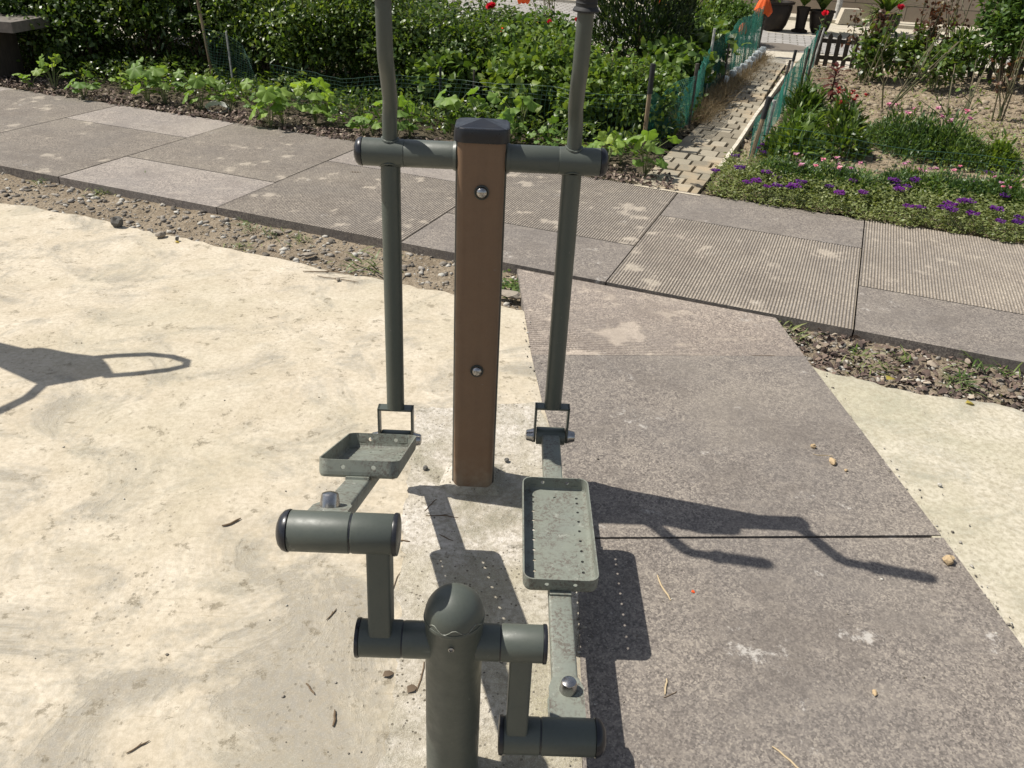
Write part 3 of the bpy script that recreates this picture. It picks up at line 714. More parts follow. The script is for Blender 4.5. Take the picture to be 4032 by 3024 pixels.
def leaves(name, C_, D, N, L, W, mat, parent=None, bend=.25, rows=((0, .0), (.3, 1), (.7, .75), (1, 0)), keep=False):
    """C_ base points, D growth directions, N face normals (n,3); rows: (t, half width)"""
    C_, D, N = (np.asarray(a, float) for a in (C_, D, N)); n = len(C_)
    L = np.broadcast_to(L, (n,)); W = np.broadcast_to(W, (n,))
    D = D/np.linalg.norm(D, axis=1, keepdims=True)
    N = N-D*np.sum(N*D, 1, keepdims=True); N = N/(np.linalg.norm(N, axis=1, keepdims=True)+1e-9); Sd = np.cross(D, N)
    V = []; 
    for t, w_ in rows:
        ctr = C_+D*(L*t)[:, None]-N*(L*bend*t*t)[:, None]
        if w_ == 0: V.append(ctr)
        else:
            lift = N*(W*.18*w_)[:, None]
            V.append(ctr-Sd*(W*w_/2)[:, None]+lift); V.append(ctr+Sd*(W*w_/2)[:, None]+lift)
    V = np.stack(V, 1); k = V.shape[1]
    F = [(0, 2, 1, 1)] if False else []
    tri = [(0, 2, 1), (1, 2, 4), (1, 4, 3), (3, 4, 5)]
    F = (np.array(tri)[None]+np.arange(n)[:, None, None]*k).reshape(-1, 3)
    return link(name, np_mesh(name, V.reshape(-1, 3), F), mat, parent)
def unit(v): return v/(np.linalg.norm(v, axis=-1, keepdims=True)+1e-9)
def crown_pts(r, n, h, rad, z0=.12, clus=10, sig=.05, lobes=5, top=.55):
    """leaf positions clumped along twig ends in an uneven crown"""
    nc = n//clus
    lob = [(r.uniform(-.45, .45)*rad, r.uniform(-.45, .45)*rad, z0+(h-z0)*r.uniform(.35, .72), r.uniform(.5, .8)) for _ in range(lobes)]+[(0, 0, z0+(h-z0)*.5, .85)]
    cs = []
    while len(cs) < nc:
        lx, ly, lz, k = lob[r.integers(len(lob))]
        d = unit(r.normal(0, 1, 3)); q = r.random()**.42
        p = np.array([lx, ly, lz])+d*q*np.array([rad*k, rad*k, (h-z0)*.5*k])
        if z0*.3 < p[2] < h*1.05: cs.append(p)
    cs = np.array(cs); idx = r.integers(nc, size=n)
    P = cs[idx]+r.normal(0, sig, (n, 3))*np.array([1, 1, .7]); P[:, 2] = np.maximum(P[:, 2], .02)
    out = unit(P-np.array([0, 0, h*.4])+r.normal(0, .25*rad, (n, 3)))
    return P, out, cs
def shrub(name, seed, n, h, rad, mat, L, W, z0=.12, clus=10, sig=.05, stems=9, lobes=6, stemmat=None, up=.75, bend=.2):
    r = rng(seed); root = empty(name)
    P, out, cs = crown_pts(r, n, h, rad, z0, clus, sig, lobes)
    D = unit(out*.7+r.normal(0, .55, (n, 3))); N = unit(np.array([0, 0, up])+r.normal(0, .55, (n, 3))+out*.3)
    L_ = L*r.uniform(.5, 1.35, n); W_ = W*r.uniform(.6, 1.3, n); mb = MB(); PS = []; DS = []
    for k in range(stems*2):
        a = r.uniform(0, 6.28); q = rad*r.uniform(.1, .95); b0 = np.array([q*math.cos(a)*.7, q*math.sin(a)*.7, h*r.uniform(.45, .8)]); ln = h*r.uniform(.25, .5)
        b1 = b0+np.array([math.cos(a)*ln*.5, math.sin(a)*ln*.5, ln*r.uniform(.3, 1)]); mb.tube([b0, (b0+b1)/2+[0, 0, .03], b1], [.005, .004, .002], 4, False)
        for j in range(9):
            t = .2+.8*j/8; PS.append(b0*(1-t)+b1*t+[0, 0, .03*t]); DS.append(r.normal(0, 1, 3)*[1, 1, .4]+(b1-b0))
    P = np.vstack([P, PS]); D = np.vstack([D, unit(np.array(DS))]); N = np.vstack([N, unit(r.normal(0, .5, (len(PS), 3))+[0, 0, 1])]); L_ = np.concatenate([L_, L*r.uniform(.8, 1.3, len(PS))]); W_ = np.concatenate([W_, W*r.uniform(.8, 1.2, len(PS))])
    leaves('foliage', P, D, N, L_, W_, mat, root, bend)
    for k in range(stems):
        c = cs[r.integers(len(cs))]; b = r.normal(0, .05, 2)
        mp = [b[0]*1.3+c[0]*.35+r.normal(0, .03), b[1]*1.3+c[1]*.35+r.normal(0, .03), c[2]*.5]
        mb.tube([(b[0], b[1], -.03), mp, c], [.009, .006, .0025], 5, False)
    mb.build('stems', stemmat or m_stem, root)
    return root
def place(src, p, rz=0, sc=1, label=None, group=None, cat=None, first=None, tilt=0, szz=None):
    o = copy_tree(src) if first is None or first.get(src.name) else src
    if first is not None: first[src.name] = True
    o.location = (p[0], p[1], p[2] if len(p) > 2 and p[2] else 0); o.rotation_euler = (tilt, 0, rz)
    o.scale = (sc, sc, szz or sc); tag(o, label, cat, group); return o
USED = {}
R0 = random.Random(7)
# ---------------------------------------------------------------- hedge-like shrubs of the left bed
sh_a = shrub('garden_shrub', 1, 11500, 1.05, .66, m_lf_dark, .046, .026, .10, 12, .06, 16, 10)
sh_b = shrub('garden_shrub', 2, 9000, .80, .64, m_lf_mid, .052, .028, .05, 9, .065, 14, 9)
sh_c = shrub('garden_shrub', 3, 4600, .66, .55, m_lf_bri, .075, .045, .04, 6, .07, 10, 8)
sh_d = shrub('garden_shrub', 5, 5200, .98, .66, m_lf_mid, .070, .032, .06, 9, .06, 24, 12)
sh_v = shrub('broad_leaf_vine', 4, 900, .62, .45, m_lf_bri, .11, .10, .08, 4, .08, 8, 7, m_gstem)
# (u from the path frame, distance behind the path edge, source, scale, label)
LAB = 'dense shrub in the planted bed behind the stone path'
def kplace(px, py, src, sc, label, rz=None, szz=None, group='shrubs massed in the planted bed', dz=0, cat='shrub'):
    p = at(px, py); return place(src, (p.x, p.y, dz), rz if rz is not None else R0.uniform(0, 6.28), sc, label, group, cat, USED, 0, szz)
for px, py, src, sc, szz, lab in (
    (75, 135, sh_a, 1.05, 1.0, 'leafy shrub just right of the dark bench'),
    (190, 140, sh_b, 1.0, 1.15, 'green shrub behind the seedlings, second from the bench'),
    (330, 140, sh_a, 1.05, 1.2, 'dark bare-stemmed shrub left of the bamboo stake'),
    (455, 150, sh_d, 1.0, 1.1, 'loose leafy shrub growing round the bamboo stake'),
    (575, 165, sh_a, 1.0, 1.1, 'dark shrub right of the bamboo stake'),
    (690, 182, sh_b, 1.0, 1.1, 'tall green shrub left of the left swing arm'),
    (790, 190, sh_a, .95, 1.0, 'dark shrub right behind the left swing arm'),
    (900, 205, sh_d, .85, .8, 'mid green shrub between the left swing arm and the brown post'),
    (1010, 212, sh_b, .85, .9, 'mid green shrub straight behind the brown post'),
    (1110, 225, sh_c, .85, 1.0, 'bright low shrub right of the brown post cap'),
    (1190, 245, sh_c, .85, .95, 'bright low shrub left of the right swing arm'),
    (1290, 262, sh_c, .85, .85, 'bright low shrub right of the right swing arm'),
    (1350, 290, sh_c, .6, .8, 'small bright shrub left of the bare brown stake'),
    (-30, 95, sh_b, 1.5, 1.6, 'light green shrub behind the dark bench'),
    (150, 95, sh_b, 1.5, 1.7, 'green shrub of the second row, left end'),
    (330, 95, sh_b, 1.5, 1.7, 'green shrub of the second row above the seedlings'),
    (520, 100, sh_a, 1.4, 1.4, 'dark shrub of the second row beyond the bamboo stake'),
    (700, 108, sh_b, 1.35, 1.5, 'green shrub of the second row beyond the left swing arm'),
    (880, 120, sh_b, 1.15, .85, 'low green shrub of the second row under the red rose'),
    (1050, 130, sh_b, 1.1, .75, 'low green shrub of the second row beyond the post cap'),
    (1190, 145, sh_c, 1.0, .8, 'low bright shrub of the second row left of the clipped bush'),
    (1480, 135, sh_c, .75, 1.0, 'leafy yellow green shrub inside the green net fence'),
    (1440, 165, sh_c, .75, 1.0, 'leafy shrub behind the dark stake of the net fence'),
    (1545, 85, sh_c, .7, .9, 'leafy shrub near the far end of the net fence'),
    (1590, 95, sh_c, .5, .85, 'small brownish shrub beside the orange cloth'),
):
    kplace(px, py, src, sc, lab, szz=szz)
for px, py, sc, lab in ((1450, 215, .8, 'large leaved squash vine inside the net fence'), (1420, 235, .6, 'squash vine behind the brown stake with dark sleeve'), (1480, 175, .9, 'squash vine leaning over the far part of the net'),
                        (1130, 262, .7, 'climbing vine with broad leaves behind the post cap'), (1260, 285, .6, 'broad leaved vine beside the right swing arm'), (960, 232, .7, 'broad leaved vine behind the brown post')):
    kplace(px, py, sh_v, sc, lab, group='broad leaved vines', cat='vine')
# clipped dark bush
def yew():
    r = rng(40); n = 9000; root = empty('clipped_bush', label='tall dark rounded evergreen bush right of the right swing arm', cat='bush')
    d = unit(r.normal(0, 1, (n, 3))); rad = np.array([.52, .5, .70]); k = 1+.08*np.sin(d[:, :1]*7+d[:, 1:2]*5)+r.normal(0, .035, (n, 1)); P = d*rad*k*(r.random((n, 1))**.12)+np.array([0, 0, .76])
    m_ = P[:, 2] > .03; P, d = P[m_], d[m_]; n = len(P)
    leaves('foliage', P, unit(d*.5+np.array([0, 0, .8])+r.normal(0, .35, (n, 3))), unit(d+r.normal(0, .4, (n, 3))), .07*r.uniform(.6, 1.3, n), .02, m_lf_yew, root, .1)
    mb = MB()
    for k in range(6): mb.tube([(r.normal(0, .03), r.normal(0, .03), -.03), (r.normal(0, .15), r.normal(0, .15), .7)], [.02, .008], 6)
    mb.build('trunk', m_stem, root); return root
y_ = yew(); y_.location = at(1372, 185)
# ---------------------------------------------------------------- mallow seedlings by the path edge
def mallow(seed, nl, h, lw=.085):
    r = rng(seed); root = empty('mallow_plant'); V = []; F = []; mb = MB()
    for k in range(nl):
        a = r.uniform(0, 6.28); rad = h*r.uniform(.15, .7); z = h*r.uniform(.35, 1.1)
        tip = np.array([rad*math.cos(a), rad*math.sin(a), z]); w_ = lw*r.uniform(.6, 1.25)
        mb.tube([(0, 0, -.02), (tip[0]*.45, tip[1]*.45, z*.72), tip], .0026, 5, False)
        n_ = unit(np.array([math.cos(a)*.5, math.sin(a)*.5, .8])+r.normal(0, .3, 3)); d = np.array([math.cos(a), math.sin(a), -.25]); d = unit(d-n_*d.dot(n_)); s = np.cross(n_, d)
        b = len(V); V.append(tip); m_ = 30
        for i in range(m_):
            t = -math.pi*.93+2*math.pi*.93*i/(m_-1); rr = w_*.58*(.90+.10*math.cos(5*t))*(1+.04*math.cos(17*t))
            p = tip+d*(rr*math.cos(t)+w_*.12)+s*rr*math.sin(t)+n_*(.10*w_*math.cos(5*t)-.16*w_*(rr/w_*2)**2)
            V.append(p)
        for i in range(m_-1): F.append((b, b+1+i, b+2+i))
    link('leaves', np_mesh('leaves', V, F), m_lf_mal, root); mb.build('stalks', m_gstem, root); return root
mal = [mallow(51, 9, .20, .095), mallow(52, 12, .24, .095), mallow(53, 6, .17, .08), mallow(54, 11, .30, .11)]
mpos = [(67, 193, 2, .8), (119, 193, 1, 1.0), (182, 212, 0, 1.0), (260, 200, 2, .9), (320, 223, 3, 1.0), (357, 222, 1, 1.0), (405, 210, 2, .8), (435, 238, 3, .9), (498, 238, 0, 1.0), (560, 255, 0, .8), (585, 275, 3, 1.0), (612, 272, 1, 1.0), (682, 262, 3, 1.05), (706, 268, 1, .9), (737, 278, 0, .7),
        (786, 290, 2, .9), (806, 292, 0, .9), (856, 296, 3, .95), (884, 296, 1, .9), (972, 285, 3, 1.0), (1022, 278, 1, .9), (1122, 300, 3, 1.05), (1098, 310, 1, .9), (1180, 312, 0, .9), (1240, 330, 0, .7), (1308, 362, 1, .9), (1340, 350, 0, .8), (1392, 378, 3, .95), (1290, 345, 2, .9), (1180, 335, 2, .7)]
side = ['next to the bench leg', 'by the far left path slab', 'at the left, beside thin weeds', 'small and alone left of the big leafy pair', 'bright and large, left of the white dish', 'bright, second left of the white dish', 'little, behind the litter left of the dish', 'tall leaning one just left of the white dish', 'just right of the white dish', 'low, between dish and wide clump', 'wide leafy clump on the slab corner', 'leafy, right beside the widest clump', 'tall with upright stalks over dry litter', 'right of the tall stalked one', 'tiny, over the dry brown litter',
        'just left of the left swing arm', 'behind the left swing arm sleeve', 'bright, right of the left swing arm', 'bright, over the cross tube left half', 'large, left of the post cap', 'peeking over the post cap', 'large, right of the post cap', 'just above the cross tube right half', 'left of the right swing arm', 'right behind the right swing arm', 'low, over the right sleeve', 'spreading, left of the brown stake', 'round leaved, at the near corner of the brick path', 'small, right of the right sleeve cap', 'small, under the post cap right side']
for (px, py, k, sc), s_ in zip(mpos, side):
    kplace(px, py, mal[k], sc*1.0, 'mallow seedling with lobed leaves, '+s_, group='mallow seedlings along the path edge', cat='plant')
# ---------------------------------------------------------------- litter, gravel, weeds
def scatter_uv(r, n, u0, u1, v0, v1, z=0):
    u = r.uniform(u0, u1, n); v = r.uniform(v0, v1, n)
    P = np.array(PO)[None]+u[:, None]*np.array(E1)[None]+v[:, None]*np.array(E2)[None]; P[:, 2] = z; return P, u, v
r = rng(61)
P, u, v = scatter_uv(r, 7500, -3.2, 4.9, ST-.02, ST+.42, .008)
k = r.random(7500) < np.exp(-(v-ST)*3.5); P = P[k]; n = len(P); P[:, 2] += r.random(n)*.018
P = P[P[:, 0] < 1.05]; n = len(P)
o = leaves('leaf_litter', P, r.normal(0, 1, (n, 3))*np.array([1, 1, .25]), r.normal(0, .6, (n, 3))+np.array([0, 0, 1]), r.uniform(.02, .05, n), r.uniform(.01, .025, n), m_litter, bend=.5)
tag(o, 'brown dead leaf litter along the edge of the planted bed', 'leaf litter', kind='stuff')
r = rng(62)
def strip_pts(r, n, zone):
    out = []
    lo = [padL[0]]+padL
    while len(out) < n:
        u = r.uniform(-3, 8); d = abs(r.normal(0, .3)); v = -r.uniform(0.0, 1.1); p = uv(u, v)
        if zone == 'L':
            yl = np.interp(p.x, [q.x for q in padL], [q.y for q in padL])
            if p.x > at(1128, 620).x-.01 or p.y < yl+r.normal(0, .012): continue
        else:
            yl = np.interp(p.x, [q.x for q in ptR], [q.y for q in ptR])
            xe = np.interp(p.y, [q.y for q in reversed(RB)], [q.x for q in reversed(RB)])
            if p.x < xe+.02 or p.y < yl+r.normal(0, .012): continue
        out.append((p.x, p.y, -.05+.014*fbm(p.x, p.y, 3)))
    return np.array(out)
PL = strip_pts(r, 5200, 'L'); pebbles('gravel', PL, .003+.019*r.random(5200)**4.5+.002, m_peb, 63, label='loose gravel and crumbs of soil beside the left concrete pad', cat='gravel')
PR = strip_pts(r, 1800, 'R'); pebbles('gravel', PR, .003+.014*r.random(1800)**3, m_peb, 64, label='loose gravel in the dirt gap beside the right concrete pad', cat='gravel')
PR = strip_pts(rng(65), 1300, 'R'); n = len(PR); r = rng(66)
PR[:, 2] += r.random(n)*.02
tag(leaves('leaf_litter', PR, r.normal(0, 1, (n, 3))*np.array([1, 1, .2]), r.normal(0, .5, (n, 3))+np.array([0, 0, 1]), r.uniform(.02, .05, n), r.uniform(.012, .028, n), m_litter, bend=.5), 'dead leaves and bark bits in the dirt gap at the right', 'leaf litter', kind='stuff')
r = rng(67); n = 26000
P, u, v = scatter_uv(r, n, -4.6, 5.2, ST+.55, ST+2.6, 0)
k_ = (P[:, 0] < np.array([left_x(y) for y in P[:, 1]])-.05); P = P[k_]; n = len(P)
hh = np.array([.16+.14*fbm(x, y, 1.7) for x, y, _ in P]); P[:, 2] = r.random(n)**1.3*np.clip(hh, .04, .34)
tag(leaves('understory', P, np.stack([r.normal(0, .7, n), r.normal(0, .7, n), r.uniform(.1, 1, n)], 1), r.normal(0, .5, (n, 3))+[0, 0, 1], r.uniform(.03, .08, n), r.uniform(.012, .03, n), m_lf_dark), 'low dark undergrowth filling the planted bed below the shrubs', 'undergrowth', kind='stuff')
r = rng(69); EP = []
for A_, B_, n_, sg in ((at(1133, 690), at(1172, 862), 120, .008), (RB[0], RB[1], 260, .012), (RB[1], RB[2], 160, .010), (at(1243, 1160), at(1256, 1650), 170, .014), (at(1172, 862), at(1243, 1160), 120, .014)):
    for _ in range(n_):
        q = A_.lerp(B_, r.random()); EP.append((q.x+r.normal(0, sg*2.2), q.y+r.normal(0, sg*2), -.001))
pebbles('edge_crumbs', EP, .001+.0055*r.random(len(EP))**6, m_peb, 72, .6, label='crumbs and dirt gathered along the slab edges', cat='grit')
# bigger stones
def stone(name, px, py, s, mat, seed, label, cat='stone', z=.0, sq=.7):
    r = rng(seed); V = []; F = []
    import bmesh
    bm = bmesh.new(); bmesh.ops.create_icosphere(bm, subdivisions=2, radius=1)
    for v in bm.verts:
        q = noise.fractal(Vector(v.co)*1.3+Vector((seed, 0, 0)), .8, 2, 3)
        v.co = Vector((v.co.x*s[0], v.co.y*s[1], v.co.z*s[2]))*(1+.35*q)
    me = bpy.data.meshes.new(name); bm.to_mesh(me); bm.free(); o = link(name, me, mat, smooth=False)
    p = at(px, py, z); o.location = (p.x, p.y, z+s[2]*.75); o.rotation_euler = (0, 0, seed); return tag(o, label, cat)
stone('stone', 254, 488, (.035, .028, .032), m_grey, 3, 'dark angular stone on the edge of the pale concrete')
stone('stone', 348, 511, (.03, .022, .016), m_tan, 4, 'flat brown stone on the concrete edge, right of the dark stone')
stone('stone', 383, 519, (.011, .010, .012), m_grey, 5, 'small pointed stone right of the flat brown stone')
stone('stone', 597, 503, (.035, .018, .010), m_tan, 6, 'flat tan stone in the dirt strip between path and pad', z=-.045)
stone('stone', 668, 552, (.04, .02, .010), m_tan, 7, 'long pale stone lying in the dirt at the concrete edge', z=-.03)
stone('stone', 730, 605, (.012, .010, .007), m_tan, 8, 'little stone on the pad just behind the left tube', z=0)
stone('stone', 1103, 641, (.075, .035, .016), m_tan, 9, 'flat rock wedged between the brown post and the branch slabs', z=-.03)
stone('mud_clod', 2047, 1214, (.019, .016, .013), m_tanclod, 10, 'largest dried mud clod, at the right end of the slab joint', 'mud clod')
stone('mud_clod', 1798, 1000, (.020, .011, .009), m_tanclod, 11, 'crumbly dried mud clod at the end of a pale straw', 'mud clod')
stone('mud_clod', 1756, 967, (.010, .008, .009), m_tanclod, 12, 'small mud ball at the upper end of a pale straw', 'mud clod')
stone('mud_clod', 1827, 1017, (.007, .006, .004), m_tanclod, 13, 'tiny mud crumb right below the crumbly clod', 'mud clod')
stone('mud_clod', 1889, 1498, (.010, .006, .004), m_tanclod, 14, 'flat pale mud chip alone on the near slab', 'mud clod')
stone('stone', 2029, 1049, (.008, .006, .006), m_peb, 15, 'pale pebble on the mossy pad right of the slabs')
stone('stone', 1094, 996, (.008, .008, .007), m_grey, 16, 'dark pebble just right of the brown post foot')
stone('stone', 919, 1013, (.009, .008, .007), m_grey, 17, 'dark pebble in the shadow left of the brown post')
# twigs and straws
def twig(px, py, ang, L, rad, mat, label, seed, fork=False, name='twig', cat='twig'):
    r = rng(seed); p = at(px, py); pts = [Vector((0, 0, 0))]; a = ang
    for k in range(5): a += r.normal(0, .18); pts.append(pts[-1]+Vector((math.cos(a), math.sin(a), 0))*L/5)
    c = (pts[0]+pts[-1])/2; pts = [q-c+Vector((0, 0, rad*.8)) for i, q in enumerate(pts)]
    rad *= .75; mb = MB(); mb.tube(pts, [rad*.7]+[rad]*4+[rad*.5], 6)
    if fork:
        q = pts[2]; mb.tube([q, q+Vector((math.cos(ang+.6), math.sin(ang+.6), 0))*L*.35], [rad*.8, rad*.4], 5)
    o = mb.build(name, mat); o.location = (p.x, p.y, -.0035 if px < 1240 and py > 700 else (-.001)); return tag(o, label, cat)
for i, (px, py, a, L, rd, mt, lab, fk) in enumerate((
    (1434, 1270, -1.25, .10, .0032, m_stalk, 'bent pale straw on the near slab right of the pedal shadow', False),
    (1438, 1484, -1.45, .05, .0030, m_stalk, 'short pale straw on the near slab below the bent one', False),
    (1778, 983, -.55, .07, .0015, m_stalk, 'thin pale straw joining two mud clods', False),
    (1700, 1640, -.9, .08, .003, m_stalk, 'straw at the bottom edge of the photo on the near slab', False),
    (1650, 768, -.05, .10, .0015, m_twig, 'thin dark twig along the end of the ribbed branch slab', False),
    (500, 1127, .35, .06, .004, m_twig, 'frayed dark twig on the pad left of the crank', True),
    (716, 1325, .9, .045, .002, m_twig, 'small forked twig on the pad left of the front post', True),
    (670, 1487, -.7, .04, .003, m_twig, 'short dark twig bit on the pad at lower left', False),
    (721, 1550, 1.0, .045, .0035, m_twig, 'curved dark twig near the foot of the front post', False),
    (298, 1612, .5, .05, .0022, m_twig, 'thin twig at the bottom left of the pad', True),
    (850, 1262, 1.2, .11, .0014, m_twig, 'long thin twig leaning right of the left crank arm', False),
    (908, 1460, -1.45, .09, .0026, m_twig, 'dark twig just left of the front post', False),
    (930, 1090, 1.3, .07, .002, m_twig, 'thin twig in the shadow left of the brown post', False),
    (955, 1115, -.25, .10, .0022, m_twig, 'longer twig across the machine shadow', True),
    (964, 1160, -.4, .05, .002, m_twig, 'short twig in the machine shadow by the black disc', False),
    (875, 1168, .05, .03, .003, m_twig, 'stub of twig right of the left crank sleeve', False),
    (590, 685, .7, .05, .0015, m_twig, 'thin twig on the pale pad left of the left tube', False),
    (768, 372, 0, .07, .003, m_twig, 'dark twig lying on the ribbed slab by the left sleeve', False),
    (710, 590, .12, .26, .004, m_twig, 'long dry weed stem on the edge of the pale pad', True),
    (730, 603, -.25, .22, .003, m_twig, 'lower dry weed stem on the edge of the pale pad', True),
    (2300*.56+160, 1500, .5, .04, .0015, m_twig, 'thin dark splinter right of the near slab straw', False),
)):
    twig(px, py, a, L, rd, mt, lab, 100+i, fk)
# small debris as stuff
r = rng(70); n = 420; P = np.zeros((n, 3)); P[:, 0] = r.uniform(-2.2, 2.2, n); P[:, 1] = r.uniform(.9, 3.3, n)
P[:260, 0] = r.normal(.0, .22, 260); P[:260, 1] = r.uniform(.9, 2.5, 260); P[:, 2] = np.where(P[:, 0] < .2, -.003, 0)
pebbles('grit', P, .0012+.0035*r.random(n)**2.5, m_peb, 71, .6, label='fine grit and crumbs strewn over the concrete and slabs', cat='grit')
# fallen leaves
def fallen(px, py, L, W, a, mat, label, seed, z=.002):
    r = rng(seed); p = at(px, py); o = leaves('fallen_leaf', [[0, 0, 0]], [[math.cos(a), math.sin(a), .1]], [[.1, .1, 1]], L, W, mat, bend=.3, rows=((0, 0), (.35, 1), (.7, .8), (1, 0)))
    o.location = (p.x, p.y, .0); return tag(o, label, 'leaf')
M = NT('dead_leaf_brown', .8, .2); M.col((.13, .095, .065)); m_dead = M.m
fallen(826, 1461, .032, .02, .6, m_dead, 'curled brown leaf on the patch left of the front post', 1)
fallen(880, 1497, .035, .022, 1.0, m_dead, 'dark crumpled leaf below the brown leaf', 2)
fallen(1915, 820, .05, .04, .5, m_yel, 'pale yellow leaf on the dirt by the mossy pad', 3)
fallen(2085, 870, .04, .03, 0, m_yel, 'orange yellow leaf on the mossy pad edge at the right', 4)
fallen(1493, 1278, .012, .012, 0, m_orange, 'tiny orange petal on the near slab', 5)
fallen(376, 522+0, .03, .02, 0, m_yel, 'small yellow leaf in the dirt strip above the stones', 6)
# grass tufts and weeds
def tuft(name, seed, n, h, w_, mat, spread=.03, up=1.2):
    r = rng(seed); P = r.normal(0, spread, (n, 3)); P[:, 2] = 0; a = r.uniform(0, 6.28, n)
    D = np.stack([np.cos(a), np.sin(a), r.uniform(.4, up, n)+.3], 1); N = np.stack([-np.cos(a)*.5, -np.sin(a)*.5, np.ones(n)], 1)
    return leaves(name, P, D, N, h*r.uniform(.5, 1.2, n), w_, mat, bend=.45)
t1 = tuft('grass_tuft', 81, 16, .09, .006, m_lf_bri); t2 = tuft('grass_tuft', 82, 26, .06, .007, m_lf_verb, .05); t3 = tuft('clover_patch', 83, 160, .03, .018, m_lf_mid, .07, .8)
gp = [(305, 262+118, t1, 1.2, 'tall seeding grass tuft at the slab edge'), (78, 380, t1, .9, 'thin grass tuft at the far left slab edge'), (262*.9, 400, t1, .8, 'grass tuft beside the far left stones'), (208, 405, t2, .8, 'grey weed tuft below the smooth slab'), (530, 470, t1, .8, 'green blade tuft by the ribbed slab'), (545, 482, t2, .7, 'low weed left of the tan stone'), (590, 490, t2, .8, 'low weed by the slab edge'), (640, 505, t2, .9, 'bright weed patch on the slab edge'), (520, 520, t2, .8, 'weed tuft in the middle of the gravel'), (800, 560, t2, 1.6, 'bushy weed left of the left tube'), (802, 590, t1, .5, 'broad weed rosette on the pad edge'), (1700, 700, t2, 1.2, 'weedy tuft where branch and path meet'), (1735, 712, t2, .9, 'weed at the dark slab edge'), (1850, 745, t1, .9, 'grass in the right hand dirt, left one'), (1960, 760, t1, .9, 'grass sprig against the slab edge'), (2120, 775, t1, 1.1, 'upright weed by the right slab edge'), (2070, 800, t1, 1.2, 'grass blades round a brown stump'), (2090, 815, t2, 1.2, 'leafy weed below the brown stump'), (1910, 780, t2, .8, 'weed in the bark litter'), (1870, 775, t2, .8, 'little weed near the pad corner'), (2180, 790, t1, 1.0, 'weed near the right frame edge')]
for px, py, src, sc, lab in gp: kplace(px, py, src, sc, lab, group='weeds sprouting in the dirt strips', dz=-.045, cat='weed')
kplace(1108, 605, t3, 1.0, 'clover patch between the brown post and the branch slabs', group=None, dz=-.035, cat='weed')
# plastic dish
mb = MB(); mb.lathe([(.09, 0), (.10, .02), (.108, .04), (.104, .04), (.096, .02), (.088, .004)], 28, None, False); M = NT('white_plastic', .4, .4); M.col((.6, .6, .58)); m_wplastic = M.m
o = mb.build('plastic_dish', m_wplastic); p = at(470, 238); o.location = (p.x, p.y, .0); o.rotation_euler = (.25, .15, 0); o.scale = (.9, .9, .8); tag(o, 'white plastic dish half buried in leaf litter', 'dish')
# ---------------------------------------------------------------- stakes and nets
def stake(a, b_top, h, rad, mat, label, group=None, sleeve=None, lean=None, name='stake'):
    p = at(*a); ob = empty(name, (p.x, p.y, 0), 0, label, 'stake', group)
    # top: the point above the base whose height is h, leaning sideways by lean
    lx = lean or (0, 0)
    mb = MB(); mb.tube([(0, 0, -.05), (lx[0]*.5, lx[1]*.5, h*.5), (lx[0], lx[1], h)], rad, 8); mb.build('pole', mat, ob)
    if sleeve:
        mb = MB(); mb.tube([(lx[0]*sleeve, lx[1]*sleeve, h*sleeve), (lx[0]*1.01, lx[1]*1.01, h*1.01)], rad*1.25, 10); mb.build('sleeve', m_rubber, ob)
    return ob
def net(name, pts, hts, step, rad, mat, label, seed, dz=.02, ripple=.03, lean=0, doubled=False):
    r = rng(seed); pts = [Vector((p.x, p.y, 0)) for p in pts]; seg = [0]
    for a, b in zip(pts[:-1], pts[1:]): seg.append(seg[-1]+(b-a).length)
    Lt = seg[-1]; xs = [p.x for p in pts]; ys = [p.y for p in pts]
    def P(s, t):
        h = np.interp(s, seg, hts); x = np.interp(s, seg, xs); y = np.interp(s, seg, ys)
        w_ = ripple*(math.sin(s*9+t*2+seed)+.6*math.sin(s*23+t*5))
        return Vector((x+w_*.6+lean*t*h, y+w_, dz+t*(h*(1+.04*math.sin(s*5+seed))-dz)))
    mb = MB(); nv = int(Lt/step); nh = max(4, int(max(hts)/step))
    for i in range(nv+1): mb.tube([P(i*step, t) for t in np.linspace(0, 1, 7)], rad, 3, False)
    for j in range(nh+1): mb.tube([P(s, j/nh) for s in np.arange(0, Lt, step*2.5)], rad*(1.6 if j == nh else 1), 3, False)
    return tag(mb.build(name, mat), label, 'net fence')
ffL = [at(1389, 318), at(1440, 300), at(1487, 272), at(1521, 212), at(1590, 158), at(1634, 118)]
net('net_fence', ffL, [.42, .30, .40, .50, .62, .60], .017, .0012, m_net, 'teal plastic net fence along the left side of the brick path', 1)
net('net_fence', ffL, [.30, .42, .42, .46, .58, .60], .024, .0013, m_net, 'second layer of teal net folded against the left fence', 5, ripple=.05)
ffA = [at(600, 230), at(760, 262), at(951, 262), at(1180, 298), at(1389, 318)]
net('net_fence', ffA, [.34, .34, .36, .38, .40], .035, .0009, m_wire, 'fine green net along the front of the shrubs', 2)
net('net_fence', [at(463, 184), at(505, 192), at(560, 205)], [.50, .48, .3], .026, .0012, m_wire, 'short grey green net panel beside the bamboo stake', 3)
ffR = [at(1614, 368), at(1651, 304), at(1690, 246), at(1722, 206), at(1741, 178), at(1755, 144)]
net('net_fence', ffR, [.40, .30, .40, .46, .50, .50], .017, .0012, m_net, 'teal plastic net fence along the right side of the brick path', 4, ripple=.035)
net('net_fence', [at(1614, 368), at(1850, 398), at(2080, 432), at(2330, 476)], [.33, .30, .30, .30], .055, .0013, m_wire, 'wide dark wire mesh across the front of the flower bed', 6, ripple=.01)
